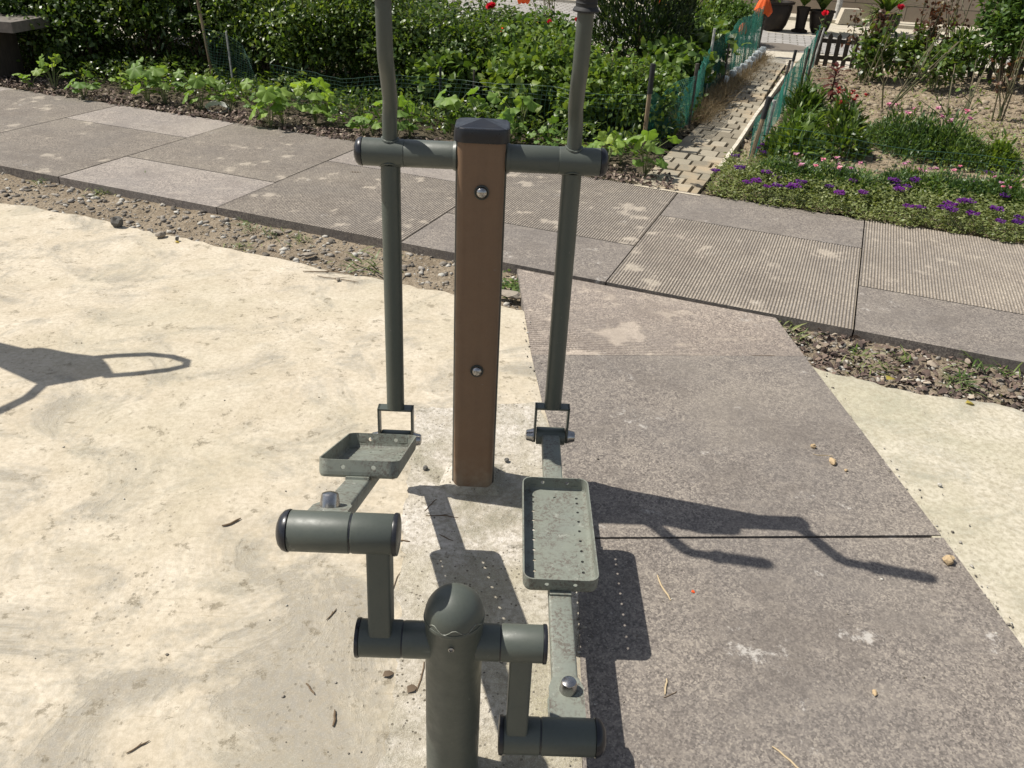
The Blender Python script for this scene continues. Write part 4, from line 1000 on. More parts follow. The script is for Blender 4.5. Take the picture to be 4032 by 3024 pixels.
for a, h, rd, mt, lab, slv, lean, in (
    ((463, 184), .80, .014, m_stake, 'pale bamboo stake in the dark shrubs at left', None, (-.06, .0)),
    ((505, 192), .50, .009, m_pole, 'thin pale rod holding the small net panel', None, (-.01, .0)),
    ((951, 258), .42, .009, m_dstake, 'thin dark stake left behind the brown post', .6, (0, 0)),
    ((1022, 262), .42, .009, m_dstake, 'thin dark stake directly behind the post cap', None, (0, 0)),
    ((1389, 318), .62, .017, m_stake, 'brown stake with dark sleeve right of the right swing arm', .66, (.0, 0)),
    ((1487, 272), .52, .016, m_dstake, 'black stake holding the left net fence', None, (0, 0)),
    ((1521, 212), .66, .013, m_pole, 'grey pole sticking out above the left net fence', None, (.0, 0)),
    ((1560, 190), .45, .010, m_dstake, 'thin dark stake in the left net above the dry grass', None, (0, 0)),
    ((1634, 118), .60, .018, m_dstake, 'dark corner stake under the orange cloth', None, (.02, 0)),
    ((1614, 368), .52, .016, m_stake, 'nearest stake of the right net, with black tape', .72, (.06, 0)),
    ((1651, 304), .33, .016, m_pole, 'pale grey stake behind the nearest one of the right net', None, (.02, 0)),
    ((1672, 250), .50, .012, m_dstake, 'dark stake in the middle of the right net', None, (.05, 0)),
    ((1690, 222), .50, .012, m_pole, 'white stake with brown tip in the right net', .8, (.03, 0)),
    ((1724, 204), .46, .013, m_dstake, 'brown stake on the soil side of the right net', None, (.02, 0)),
    ((1741, 178), .56, .014, m_dstake, 'tall dark stake near the picket fence', None, (.04, 0)),
    ((1755, 143), .46, .013, m_pole, 'bluish white stake at the corner of the picket fence', None, (.05, 0)),
): stake(a, None, h, rd, mt, lab, None, slv, lean)
# kerb board
mb = MB(); kp = [at(1553, 372), at(1592, 318), at(1632, 256), at(1660, 218), at(1692, 172)]
vs = []; 
for p in kp: vs += [(p.x-.015, p.y, -.03), (p.x+.015, p.y, -.03), (p.x+.015, p.y, .045), (p.x-.015, p.y, .045)]
n = len(kp); mb.add(vs, [(4*i+k, 4*i+(k+1) % 4, 4*i+4+(k+1) % 4, 4*i+4+k) for i in range(n-1) for k in range(4)]+[(3, 2, 1, 0), (4*n-4, 4*n-3, 4*n-2, 4*n-1)])
M = NT('weathered_white_board', .8, .2); M.col(M.mix(M.ramp(M.noise(12, 5, .7), .4, .7), (.62, .57, .48), (.36, .31, .24))); o = mb.build('kerb_board', M.m, smooth=False); tag(o, 'weathered whitish edging board right of the brick path', 'edging')
# threshold strip where brick path meets slabs
mb = MB(); a, b = at(1368, 401), at(1512, 424); d = (b-a).normalized(); q = Vector((-d.y, d.x, 0))*.03
mb.add([a+Vector((0, 0, .002)), b+Vector((0, 0, .002)), b+q+Vector((0, 0, .002)), a+q+Vector((0, 0, .002))], [(0, 1, 2, 3)]); tag(mb.build('path_edge', m_pad, smooth=False), kind='structure')
# dry straw grass
r = rng(90); n = 5200; s_ = r.random(n); ln = [at(1500, 265), at(1545, 215), at(1600, 168), at(1650, 122)]
P = np.array([[np.interp(t, [0, .35, .7, 1], [q.x for q in ln]), np.interp(t, [0, .35, .7, 1], [q.y for q in ln]), 0] for t in s_])
P[:, 0] += r.normal(-.02, .075, n)*(1.3-.5*s_); P[:, 1] += r.normal(0, .06, n)
a = r.uniform(0, 6.28, n); D = np.stack([np.cos(a), np.sin(a), r.uniform(.2, 1.3, n)], 1)
tag(leaves('dry_grass', P, D, r.normal(0, 1, (n, 3)), r.uniform(.06, .2, n)*(1-.4*s_), .0045, m_straw, bend=.6), 'dry straw coloured grass along the left net of the brick path', 'dry grass', kind='stuff')
# plastic bottles
def bottle():
    root = empty('plastic_bottle'); mb = MB()
    mb.prism(rrect(.085, .085, .015, 3), 0, .11); M = NT('clear_plastic', .15, .6); M.b.inputs['Alpha'].default_value = 1
    M.col(M.mix(M.ramp(M.noise(30, 4, .6), .35, .65), (.42, .47, .50), (.78, .82, .84)))
    mb.build('bottle_body', M.m, root, sharp=30)
    mb = MB(); mb.prism(rrect(.088, .088, .015, 3), .03, .035); mb.prism(rrect(.088, .088, .015, 3), .075, .08); mb.prism(rrect(.06, .06, .012, 3), .11, .118); mb.build('bottle_ridge', M.m, root, sharp=30)
    return root
bt = bottle(); BL = ['nearest of the row, half in dry grass', 'second of the row from the viewer', 'third from the viewer, tilted', 'fourth from the viewer', 'fifth from the viewer', 'sixth from the viewer', 'fourth from the far end', 'third from the far end', 'second from the far end', 'farthest, at the corner stake']
for i, (cx, cy) in enumerate(((1140, 705), (1205, 655), (1245, 628), (1290, 600), (1330, 568), (1362, 538), (1388, 510), (1408, 488), (1430, 468), (1452, 452))):
    place(bt, at((2300+cx/2.073)/1.8228, cy/2.073/1.8228), R0.uniform(-.4, .4), .95, 'clear plastic bottle edging the path, '+BL[i], 'plastic bottles set along the brick path', 'bottle', USED, R0.uniform(-.15, .15))
# orange cloth on the corner stake
def cloth(name, loc, w_, h, mat, label, seed):
    r = rng(seed); nu, nv = 26, 18; V = []; F = []
    for j in range(nv):
        for i in range(nu):
            t = j/(nv-1); a = 2*math.pi*i/nu
            rr = w_*(.28+.72*t**.6)*(1+.16*math.sin(a*7+t*2)+.08*math.sin(a*13))*(1 if t < .75 else 1-(t-.75)*1.2)
            V.append((rr*math.cos(a), rr*.7*math.sin(a), h*(1-t)**1.1+.02*math.sin(a*3)*t))
    for j in range(nv-1):
        for i in range(nu): F.append((j*nu+i, j*nu+(i+1) % nu, (j+1)*nu+(i+1) % nu, (j+1)*nu+i))
    V.append((0, 0, h*1.03)); t_ = len(V)-1
    me = bpy.data.meshes.new(name); me.from_pydata(V, [], F+[(i, t_, (i+1) % nu) for i in range(nu)]); o = link(name, me, mat); o.location = loc
    md = o.modifiers.new('s', 'SOLIDIFY'); md.thickness = .004
    return tag(o, label, 'cloth')
M = NT('orange_fabric', .6, .3); M.col(M.mix(M.noise(20), (.85, .12, .02), (.9, .2, .05))); tr = M.n('ShaderNodeBsdfTranslucent'); tr.inputs[0].default_value = (.9, .2, .04, 1); mx = M.n('ShaderNodeMixShader'); mx.inputs[0].default_value = .3
M.L(M.b.outputs[0], mx.inputs[1]); M.L(tr.outputs[0], mx.inputs[2]); M.L(mx.outputs[0], M.t.nodes['Material Output'].inputs[0]); m_orc = M.m
p = at(1634, 118); cloth('orange_cloth', (p.x-.02, p.y-.02, .50), .12, .20, m_orc, 'bright orange cloth draped over the corner stake', 1)
p = at(1590, 150); cloth('orange_cloth', (p.x, p.y, .42), .05, .10, m_orc, 'scrap of orange cloth caught in the net fence', 2)
p = at(1128, 60); cloth('orange_cloth', (p.x, p.y, .35), .10, .25, m_orc, 'orange cloth far behind the shrubs between the swing arms', 3)
# ---------------------------------------------------------------- right bed plants
def clump(name, seed, n, rad, h, L, W, mat, bend=.3):
    r = rng(seed); root = empty(name); a = r.uniform(0, 6.28, n); q = r.random(n)**.6
    P = np.stack([np.cos(a)*q*rad, np.sin(a)*q*rad, np.maximum(.01, h*(1-q**2)*r.uniform(.2, 1, n))], 1)
    D = np.stack([np.cos(a)*q, np.sin(a)*q, .5+(1-q)*.8+r.random(n)*.4], 1)+r.normal(0, .35, (n, 3)); D += r.normal(0, .45, (n, 3)); N = np.stack([-np.cos(a)*.4, -np.sin(a)*.4, np.ones(n)], 1)+r.normal(0, .5, (n, 3)); P += r.normal(0, .02, (n, 3)); P[:, 2] = np.abs(P[:, 2])*(1+.25*np.sin(a*3+seed))
    leaves('foliage', P, D, N, L*r.uniform(.6, 1.3, n), W*r.uniform(.7, 1.3, n), mat, root, bend); return root
def flowers(parent, seed, n, rad, h, size, mat, name='flower_head'):
    r = rng(seed)
    for k in range(n):
        a = r.uniform(0, 6.28); q = r.random()**.6*rad; c = np.array([q*math.cos(a), q*math.sin(a), h*r.uniform(.8, 1.15)]); m_ = 16
        t = r.uniform(0, 6.28, m_); D = np.stack([np.cos(t), np.sin(t), r.uniform(.1, .9, m_)], 1)
        leaves(name, np.tile(c, (m_, 1))+r.normal(0, size*.1, (m_, 3)), D, r.normal(0, .3, (m_, 3))+np.array([0, 0, 1]), size*.55, size*.4, mat, parent, .2)
c_lance = clump('lance_leaf_plant', 201, 480, .15, .13, .09, .018, m_lf_bri); c_bri = clump('lance_leaf_plant', 202, 900, .20, .17, .060, .020, m_lf_bri)
c_mid = clump('lance_leaf_plant', 203, 850, .17, .16, .055, .018, m_lf_mid); c_dark = clump('carnation_clump', 204, 2200, .30, .20, .045, .014, m_lf_carn)
c_red = copy_tree(c_mid); c_red.name = 'dianthus_clump'; flowers(c_red, 7, 11, .17, .19, .035, m_crim)
c_dk2 = copy_tree(c_dark); flowers(c_dk2, 9, 5, .27, .25, .045, m_pink)
for nm in (c_red, c_dk2): pass
for px, py, s, sc, lab in ((1735, 248, c_lance, 1.2, 'spiky lance leaved plant beside the right net'), (1812, 282, c_red, 1.15, 'green clump dotted with small dark red flowers'), (1722, 310, c_bri, 1.0, 'bright leafy clump behind the pale stake, upper one'), (1705, 345, c_bri, 1.15, 'bright leafy clump behind the nearest stake of the right net'), (1815, 330, c_mid, 1.15, 'rounded green clump below the red flowered one'),
                           (1925, 315, c_dk2, .9, 'carnation mound with pink flowers, left of three'), (1975, 330, c_dark, .95, 'carnation mound, middle of three'), (2040, 338, c_dk2, .95, 'carnation mound with pink flowers, right of three'), (2085, 352, c_dark, .7, 'small carnation mound right of the big ones'), (2150, 360, c_bri, .8, 'light green clump near the right frame edge'), (2160, 445, c_bri, .8, 'light green clump at the end of the carnation row')):
    kplace(px, py, s, sc, lab, group='low flowering clumps on the soil', cat='plant', szz=sc*1.35)
cr = [(1665, 395), (1700, 402), (1735, 408), (1775, 405), (1815, 415), (1850, 425), (1920, 425), (1960, 418), (1995, 430), (2030, 425), (2070, 440), (2110, 440), (2150, 455), (2190, 462), (2230, 470)]
cl = ['nearest the brick path', 'second from the brick path', 'third from the brick path', 'fourth from the brick path', 'fifth from the brick path', 'at the end of the left half', 'first right of the bare gap', 'second right of the bare gap', 'third right of the bare gap', 'fourth right of the bare gap', 'sixth from the right', 'fifth from the right', 'third from the right end', 'second from the right end', 'at the right frame edge']
for i, ((px, py), lab) in enumerate(zip(cr, cl)):
    kplace(px, py, c_dk2 if i in (2, 4, 7, 9, 12) else c_dark, .62+.1*(i % 3), 'carnation in the row behind the purple verbena, '+lab, group='row of carnations', cat='plant', szz=.75)
# verbena ground cover
r = rng(210); n = 56000
Pv, u, v = scatter_uv(r, n, 4.35, 9.0, ST-.05, ST+.95, 0)
kx = np.array([kerb_x(y) for y in Pv[:, 1]]); edge = ST+.015*np.sin(u*9)+.02*np.sin(u*23)-.02
dens = r.random(n) < np.clip(1.6-(v-ST)*1.55, 0, 1)
k_ = (Pv[:, 0] > kx+.05) & (v > edge) & dens; Pv = Pv[k_]; vv = v[k_]-ST; n = len(Pv); Pv[:, 2] = r.uniform(.0, 1, n)*np.clip(.04+vv*.35, .03, .12)
a = r.uniform(0, 6.28, n); tag(leaves('verbena_ground_cover', Pv, np.stack([np.cos(a), np.sin(a), r.uniform(.1, 1, n)], 1), r.normal(0, .45, (n, 3))+np.array([0, 0, 1]), r.uniform(.015, .038, n), r.uniform(.006, .014, n), m_lf_verb), 'low green verbena mat spilling onto the stone path', 'ground cover', kind='stuff')
def verb(seed):
    root = empty('verbena_flower'); r = rng(seed); m_ = 60; t = r.uniform(0, 6.28, m_); q = r.random(m_)**.5*.023
    P = np.stack([q*np.cos(t)*1.3, q*np.sin(t), .112+.012*r.random(m_)], 1)
    leaves('flower_head', P, np.stack([np.cos(t), np.sin(t), r.uniform(.0, .6, m_)], 1), r.normal(0, .3, (m_, 3))+np.array([0, 0, 1]), .015, .013, m_purple, root, .1)
    mb = MB(); mb.tube([(0, 0, 0), (.004, 0, .05), (0, 0, .10)], .0016, 5, False); mb.build('stem', m_gstem, root); return root
vb = [verb(1), verb(2)]
vpx = [(470, 605), (520, 590), (520, 635), (710, 600), (330, 665), (195, 765), (355, 765), (530, 780), (605, 795), (400, 858), (450, 875), (540, 855), (600, 880), (690, 888), (760, 845), (685, 948), (945, 862), (1020, 758), (1095, 838), (1165, 905), (1000, 965), (1360, 848), (1395, 905), (1455, 865), (1465, 1000), (1545, 990), (1430, 880), (1500, 850), (1730, 1005), (1845, 990), (1890, 828), (1985, 770), (2095, 938), (2035, 1035), (1890, 1080), (2070, 1085), (1700, 1110), (1755, 1112), (2195, 1060), (2200, 1150), (1810, 990), (1380, 860)]
vlab = ['beside the nearest net stake', 'just right of the nearest net stake', 'below the one right of the nearest stake', 'in front of the bright leafy clump', 'under the edging board', 'at the near end of the edging board', 'right of the board end', 'a little behind the left patch', 'bushy head behind the left patch', 'leftmost of the left patch', 'small head in the left patch', 'upright head in the left patch', 'flat head in the left patch', 'rightmost of the left patch', 'alone above the left patch', 'lowest of the left patch', 'alone left of the middle', 'small one in the carnations', 'against the left carnations', 'wide head left of the middle cluster', 'below the wide head', 'top left of the middle cluster', 'lower left of the middle cluster', 'right of the middle cluster', 'big bright head in front of the middle cluster', 'small head beside the big bright one', 'inside the middle cluster', 'top right of the middle cluster', 'faint one left of the wide pair', 'right half of the wide pair', 'high up near the carnations at right', 'faint, highest at the right', 'pale, near the right edge', 'large head at the right', 'low head at the right', 'pale head right of the low one', 'left of the lowest pair', 'right of the lowest pair', 'cut by the frame, upper one', 'cut by the frame, lower one', 'left half of the wide pair', 'second in the top left of the middle cluster']
for i, ((cx, cy), lab) in enumerate(zip(vpx, vlab)):
    px, py = (2700+cx*.602)/1.8228, (200+cy*.602)/1.8228
    p = at(px, py, .135); uu, vv_ = to_uv(p); p = p+E2*max(0, ST+.03-vv_); place(vb[i % 2], (p.x, p.y, 0), R0.uniform(0, 6), R0.uniform(.85, 1.2), 'purple verbena flower head, '+lab, 'purple verbena flower heads', 'flower', USED)
# weeds haze over soil + clods
r = rng(220); n = 14000; P = np.stack([r.uniform(1.4, 8, n), r.uniform(4.6, 11.5, n), np.zeros(n)], 1)
P = P[[in_bedR(x, y) for x, y, _ in P]]; n = len(P); P[:, 2] = [-.012+.03*fbm(x, y, 2.2)+.016*fbm(x, y, 11) for x, y, _ in P]
pebbles('soil_clods', P, .007+.03*r.random(n)**3, m_clod, 221, .7, label='crumbly clods of soil over the flower bed', cat='soil')
r = rng(222); n = 8000; P = np.stack([r.normal(4.4, .8, n), r.normal(7.2, .8, n), np.full(n, .01)], 1); P[3000:, 0] = r.uniform(1.8, 7, 5000); P[3000:, 1] = r.uniform(5, 11.3, 5000); P = P[[(noise.noise(Vector((x*1.3, y*1.3, 5)))+.1*noise.noise(Vector((x*7, y*7, 1)))) > .0 or i < 3000 for i, (x, y, _) in enumerate(P)]]; P = P[[in_bedR(x, y) for x, y, _ in P]]; n = len(P)
tag(leaves('weed_cover', P, r.normal(0, 1, (n, 3))*[1, 1, .3]+[0, 0, .5], r.normal(0, .4, (n, 3))+[0, 0, 1], r.uniform(.02, .05, n), .012, m_lf_verb), 'thin haze of small weeds on the soil at the right', 'weeds', kind='stuff')
# amaranth
def rosette(name, seed, nl, h, L, W, mat, label, cat='plant'):
    r = rng(seed); root = empty(name); k = np.arange(nl); a = k*2.4; z = h*(.15+.85*k/nl); up = -.25+1.1*k/nl
    P = np.stack([np.zeros(nl), np.zeros(nl), z], 1); D = np.stack([np.cos(a), np.sin(a), up], 1)
    leaves('foliage', P, D, np.stack([-np.cos(a)*.4, -np.sin(a)*.4, np.ones(nl)], 1), L*(1-.4*k/nl)*r.uniform(.85, 1.15, nl), W*(1-.3*k/nl), mat, root, .35)
    mb = MB(); mb.tube([(0, 0, -.03), (0, 0, h)], [.012, .005], 7); mb.build('stem', m_stem, root); return tag(root, label, cat)
am = rosette('amaranth', 231, 34, .32, .22, .06, m_lf_red, 'burgundy leaved amaranth standing alone on the soil'); am.location = at(1793, 214)
# leafy bushes at back
def kshr(px, py, src, sc, szz, lab): return kplace(px, py, src, sc, lab, szz=szz, group=None)
b1 = shrub('leafy_bush', 241, 420, .5, .24, m_lf_mid, .10, .04, .05, 8, .05, 6, 5, m_gstem); kshr(1879, 176, b1, 1.0, 1.05, 'bushy plant with pointed green leaves in front of the picket fence')
kshr(1955, 172, b1, .9, 1.0, 'pointed leaved plant between the two leafy bushes')
b2 = shrub('leafy_bush', 242, 520, .45, .26, m_lf_mid, .075, .04, .06, 8, .06, 6, 5, m_gstem); kshr(2017, 192, b2, 1.0, 1.0, 'low leafy bush right of the pruned rose canes')
kshr(2060, 170, b2, .9, 1.25, 'taller leafy bush in front of the fence gap')
for px, py, lab in ((1885, 170, 'tall amaranth head rising out of the left leafy bush'), (1965, 165, 'brownish amaranth head right of the left leafy bush')):
    o = rosette('amaranth', 232, 26, .62, .26, .07, m_lf_rr, lab); o.location = at(px, py)
b3 = shrub('glossy_bush', 243, 5200, 1.25, .55, m_lf_bri, .085, .042, .12, 9, .06, 14, 9); kshr(2180, 195, b3, 1.0, 1.0, 'tall glossy bright green bush at the right frame edge')
kshr(2260, 150, b3, 1.0, .95, 'glossy bush behind the tall one, cut by the frame'); 
def roses(name, seed, ncane, h, spread, leafn, mat, lab, lean=(0, 0), leafz=.4, flower=None):
    r = rng(seed); root = empty(name, label=lab, cat='rose bush'); mb = MB(); PP = []; 
    for k in range(ncane):
        a = r.uniform(0, 6.28); s = spread*r.random(); hh = h*r.uniform(.65, 1); tip = Vector((lean[0]*hh+s*math.cos(a), lean[1]*hh+s*math.sin(a), hh)); b = Vector((r.normal(0, .03), r.normal(0, .03), -.03)); mid = b.lerp(tip, .5)+Vector((r.normal(0, .03), r.normal(0, .03), 0))
        mb.tube([b, mid, tip], [.0085, .0065, .004], 6)
        for _ in range(2):
            q = b.lerp(mid, r.uniform(.5, 1)) if r.random() < .5 else mid.lerp(tip, r.uniform(0, .7)); e_ = q+Vector((r.normal(0, .09), r.normal(0, .09), r.uniform(.06, .2))); mb.tube([q, e_], [.005, .003], 5)
            if leafn < 3: PP += [[e_.x, e_.y, e_.z]]*2
        for j in range(leafn):
            t = leafz+(1-leafz)*r.random(); q = b.lerp(mid, t*2) if t < .5 else mid.lerp(tip, t*2-1); PP.append([q.x, q.y, q.z])
        if flower and k < flower[1]:
            m_ = 26; t = r.uniform(0, 6.28, m_); c = np.array(tip)
            leaves('bloom', np.tile(c, (m_, 1))+r.normal(0, .008, (m_, 3)), np.stack([np.cos(t), np.sin(t), r.uniform(.0, 1.6, m_)], 1), r.normal(0, .4, (m_, 3))+[0, 0, 1], flower[2], flower[2]*.9, flower[0], root, -.3)
    mb.build('canes', m_cane, root)
    if PP:
        PP = np.array(PP); n = len(PP); leaves('foliage', PP+r.normal(0, .04, (n, 3)), r.normal(0, 1, (n, 3)), r.normal(0, .5, (n, 3))+[0, 0, 1], .055*r.uniform(.7, 1.2, n), .035, mat, root)
    return root
for px, py, a in ((1917, 234, dict(seed=1, ncane=7, h=.8, spread=.5, leafn=1, mat=m_lf_bri, lean=(.45, .0), lab='pruned rose with bare canes fanning to the right')),
                  (2045, 322, dict(seed=2, ncane=4, h=.72, spread=.3, leafn=1, mat=m_lf_bri, lean=(.45, .35), lab='leaning bare canes rising from the carnation mounds')),
                  (2155, 258, dict(seed=3, ncane=6, h=.75, spread=.3, leafn=2, mat=m_lf_rr, lean=(0, 0), lab='upright thorny canes before the glossy bush')),
                  (1862, 170, dict(seed=4, ncane=6, h=.75, spread=.22, leafn=38, mat=m_lf_rr, lean=(-.1, 0), leafz=.55, lab='rose with maroon leaves in front of the pickets')),
                  (1872, 186, dict(seed=5, ncane=2, h=1.0, spread=.1, leafn=14, mat=m_lf_mid, lean=(.12, 0), leafz=.7, flower=(m_rose, 1, .05), lab='tall thin rose with one red bloom before the pickets')),
                  (1982, 175, dict(seed=6, ncane=7, h=1.15, spread=.3, leafn=42, mat=m_lf_rr, lean=(.05, 0), leafz=.45, lab='tall rose with coppery leaves right of the round pot')),
                  (1768, 132, dict(seed=7, ncane=2, h=.62, spread=.08, leafn=12, mat=m_lf_mid, leafz=.6, flower=(m_rose, 1, .055), lab='short red rose at the corner of picket fence and net')),
                  (2040, 160, dict(seed=8, ncane=5, h=1.2, spread=.3, leafn=18, mat=m_lf_rr, leafz=.5, lab='sparse tall rose canes near the fence gap')),
                  (2215, 215, dict(seed=9, ncane=3, h=1.25, spread=.1, leafn=10, mat=m_lf_mid, leafz=.7, flower=(m_pink, 2, .07), lab='rose with a pink bloom at the top right corner')),
                  (1180, 90, dict(seed=10, ncane=7, h=.78, spread=.35, leafn=10, mat=m_lf_mid, leafz=.3, flower=(m_rose, 4, .05), lab='red roses left of the right swing arm')),
                  (1055, 85, dict(seed=11, ncane=5, h=.85, spread=.35, leafn=12, mat=m_lf_mid, leafz=.3, flower=(m_rose, 2, .06), lab='red rose between the swing arms')),
                  (862, 70, dict(seed=12, ncane=4, h=.95, spread=.25, leafn=12, mat=m_lf_mid, leafz=.3, flower=(m_rose, 2, .05), lab='red rose just right of the left swing arm')),
                  (960, 80, dict(seed=13, ncane=5, h=.8, spread=.3, leafn=14, mat=m_lf_bri, leafz=.3, flower=(m_orange, 2, .03), lab='orange flowered plant behind the shrubs')),
                  (1430, 95, dict(seed=14, ncane=6, h=1.0, spread=.2, leafn=16, mat=m_lf_bri, leafz=.3, flower=(m_orange, 3, .06), lab='scarlet flowers above the clipped bush')),
                  (1478, 100, dict(seed=15, ncane=9, h=.85, spread=.25, leafn=40, mat=m_lf_bri, leafz=.2, flower=(m_pink, 4, .03), lab='pink flowered plant right of the clipped bush'))):
    o = roses('rose_bush', **a); o.location = at(px, py)
for i, (px, pt, mt, sz, lab) in enumerate(((862, 15, m_rose, .05, 'single red rose right beside the left swing arm'), (1061, 17, m_rose, .075, 'largest red rose at the top, left of the right swing arm'), (1158, 55, m_rose, .045, 'small crimson rose left of the pair by the right swing arm'), (1187, 50, m_rose, .045, 'crimson rose just right of the small crimson one'),
        (1084, 67, m_orange, .035, 'small orange bloom below the largest red rose'), (1247, 46, m_rose, .05, 'red rose directly left of the right hand grip'), (1432, 8, m_orange, .085, 'scarlet bloom above the clipped bush'), (1418, 16, m_rose, .05, 'red bloom left below the scarlet one'), (1485, 20, m_pink, .05, 'magenta bloom right of the scarlet one'), (1462, 24, m_pink, .035, 'little pink bloom between scarlet and magenta ones'), (790, 60, m_rose, .03, 'tiny red bloom left of the left swing arm'))):
    b = at(px, 160 if px < 1300 else 130); v = RC.T @ np.array([(px*1.8228-2016)/FPX, (pt*1.8228-1512)/FPX, 1]); hz = CAMH+v[2]*b.y/v[1]; bx = v[0]*b.y/v[1]
    rt = empty('flowering_rose', (bx, b.y, 0), 0, lab, 'flower'); r = rng(300+i); mb = MB(); mb.tube([(0, .05, 0), (.01, .03, hz*.5), (0, 0, hz-.01)], .004, 5); mb.build('stem', m_cane, rt)
    m_ = 30; t = r.uniform(0, 6.28, m_); leaves('bloom', np.tile([[0, 0, hz]], (m_, 1))+r.normal(0, .006, (m_, 3)), np.stack([np.cos(t), np.sin(t), r.uniform(-.1, 1.6, m_)], 1), r.normal(0, .4, (m_, 3))+[0, 0, 1], sz*.8, sz*.75, mt, rt, -.3)
    n = 14; leaves('foliage', np.stack([r.normal(0, .05, n), r.normal(0, .05, n), hz*r.uniform(.6, .97, n)], 1), r.normal(0, 1, (n, 3)), r.normal(0, .5, (n, 3))+[0, 0, 1], .06, .035, m_lf_mid, rt)
# yellow top on leaning canes handled by one small leaf tuft
# ---------------------------------------------------------------- picket fence
pa, pb = at(1757, 141), at(2230, 178); pd = (pb-pa); PLn = pd.length; pdn = pd.normalized()
pf = empty('picket_fence', pa, math.atan2(pdn.y, pdn.x), 'low dark brown picket fence at the back of the flower bed', 'fence')
i = 0; x = 0
while x < PLn and i < 60:
    mb = MB(); mb.add([(x, 0, 0), (x+.055, 0, 0), (x+.055, .015, 0), (x, .015, 0), (x, 0, .36), (x+.055, 0, .36), (x+.055, .015, .36), (x, .015, .36), (x+.0275, 0, .40), (x+.0275, .015, .40)],
        [(0, 1, 5, 8, 4), (2, 3, 7, 9, 6), (1, 2, 6, 5), (3, 0, 4, 7), (5, 6, 9, 8), (4, 8, 9, 7)]); mb.build('picket', m_dwood, pf, smooth=False); x += .11; i += 1
for z in (.10, .30): mb = MB(); mb.box((PLn/2, .026, z), (PLn, .018, .05)); mb.build('rail', m_dwood, pf, smooth=False)
# ---------------------------------------------------------------- courtyard things
M = NT('glazed_pot', .55, .3); M.col(M.mix(M.ramp(M.noise(7, 5, .7), .5, .75), (.016, .011, .008), (.045, .03, .018))); m_pot = M.m
def pot(name, px, py, R, H, label, cat='pot', prof=None):
    p = at(px, py); root = empty(name, (p.x, p.y, 0), 0, label, cat)
    mb = MB(); pr = prof or [(.62, 0), (.80, .2), (.95, .55), (1.0, .8), (.98, .9), (1.1, .93), (1.12, 1.0), (1.0, 1.0), (.95, .93), (.9, .86)]
    mb.lathe([(a*R, b*H) for a, b in pr], 32, None, False); mb.build('pot_body', m_pot, root)
    mb = MB(); mb.lathe([(.001, .88*H), (.93*R, .88*H)], 24, None, False); mb.build('potting_soil', m_dark, root); return root
def bigleaf(parent, seed, n, z, L, W, mat, spread=.5, up=1.0, bend=.5):
    r = rng(seed); a = r.uniform(0, 6.28, n); P = np.zeros((n, 3)); P[:, 2] = z+r.uniform(0, .12, n); D = np.stack([np.cos(a)*spread, np.sin(a)*spread, up*r.uniform(.5, 1.3, n)], 1)
    return leaves('foliage', P, D, np.stack([-np.cos(a), -np.sin(a), np.full(n, .6)], 1), L*r.uniform(.7, 1.2, n), W, mat, parent, bend)
q = pot('potted_tree', 1667, 64, .27, .44, 'large dark glazed pot holding a small tree trunk', 'potted plant'); mb = MB(); mb.tube([(0, 0, .35), (.02, 0, .7), (-.03, .02, 1.2), (0, 0, 1.8)], [.06, .05, .045, .03], 10); mb.build('trunk', m_stem, q); bigleaf(q, 1, 30, .4, .2, .05, m_lf_mid, 1, .3); bigleaf(q, 6, 120, 1.5, .5, .08, m_lf_mid, 1, .8)
q = pot('potted_plant', 1726, 68, .10, .38, 'narrow dark vase with broad drooping leaves', 'potted plant', [(1.3, 0), (1.35, .06), (.8, .12), (.85, .4), (1, .8), (1.15, 1.0), (1, 1), (.8, .9)]); bigleaf(q, 2, 14, .36, .38, .17, m_lf_mid, .6, 1)
q = pot('potted_plant', 1767, 70, .19, .34, 'round dark pot with tall broad leaves right of the vase', 'potted plant'); bigleaf(q, 3, 26, .3, .5, .13, m_lf_bri, .4, 1.1)
q = pot('potted_plant', 1904, 73, .24, .32, 'round dark pot with a palm and pale striped leaves', 'potted plant', [(.5, 0), (.85, .2), (1.02, .6), (.98, .9), (1.02, 1.0), (.9, 1.0), (.85, .9)]); bigleaf(q, 4, 60, .28, .75, .06, m_lf_mid, .7, .9, .4)
r = rng(5); n = 70; a = r.uniform(1.8, 4.6, n); leaves('striped_foliage', np.tile([[-.15, -.05, .3]], (n, 1)), np.stack([np.cos(a)*.7, np.sin(a)*.7, r.uniform(.0, 1.1, n)], 1), np.stack([-np.cos(a), -np.sin(a), np.ones(n)], 1), .3, .02, m_pale, q, .7)
# building wall with tiles
wa, wb_ = at(1505, 19), at(1957, 53); wd = (wb_-wa).normalized(); wl = wa-wd*16; 
M = NT('stone_wall_tiles', .6, .35); br = M.n('ShaderNodeTexBrick'); br.inputs['Scale'].default_value = 1; br.inputs['Mortar Size'].default_value = .008; br.inputs['Brick Width'].default_value = .62; br.inputs['Row Height'].default_value = .31
br.inputs['Color1'].default_value = (.27, .215, .16, 1); br.inputs['Color2'].default_value = (.33, .27, .21, 1); br.inputs['Mortar'].default_value = (.08, .065, .05, 1)
M.L(M.mapping((1, 1, 1), (math.pi/2, 0, 0)), br.inputs[0]); M.col(M.mix(M.ramp(M.noise(6, 5, .6), .4, .7, 0, .4), br.outputs[0], (.2, .16, .12))); M.bump(br.outputs[1], -.3, .01); m_wall = M.m
bw = empty('building', wl, math.atan2(wd.y, wd.x), 'stone tiled building wall at the far side of the courtyard', 'building')
mb = MB(); mb.box((16+wd.length, 2, 1.6), (34, 4, 3.4)); mb.build('wall', m_wall, bw, smooth=False)
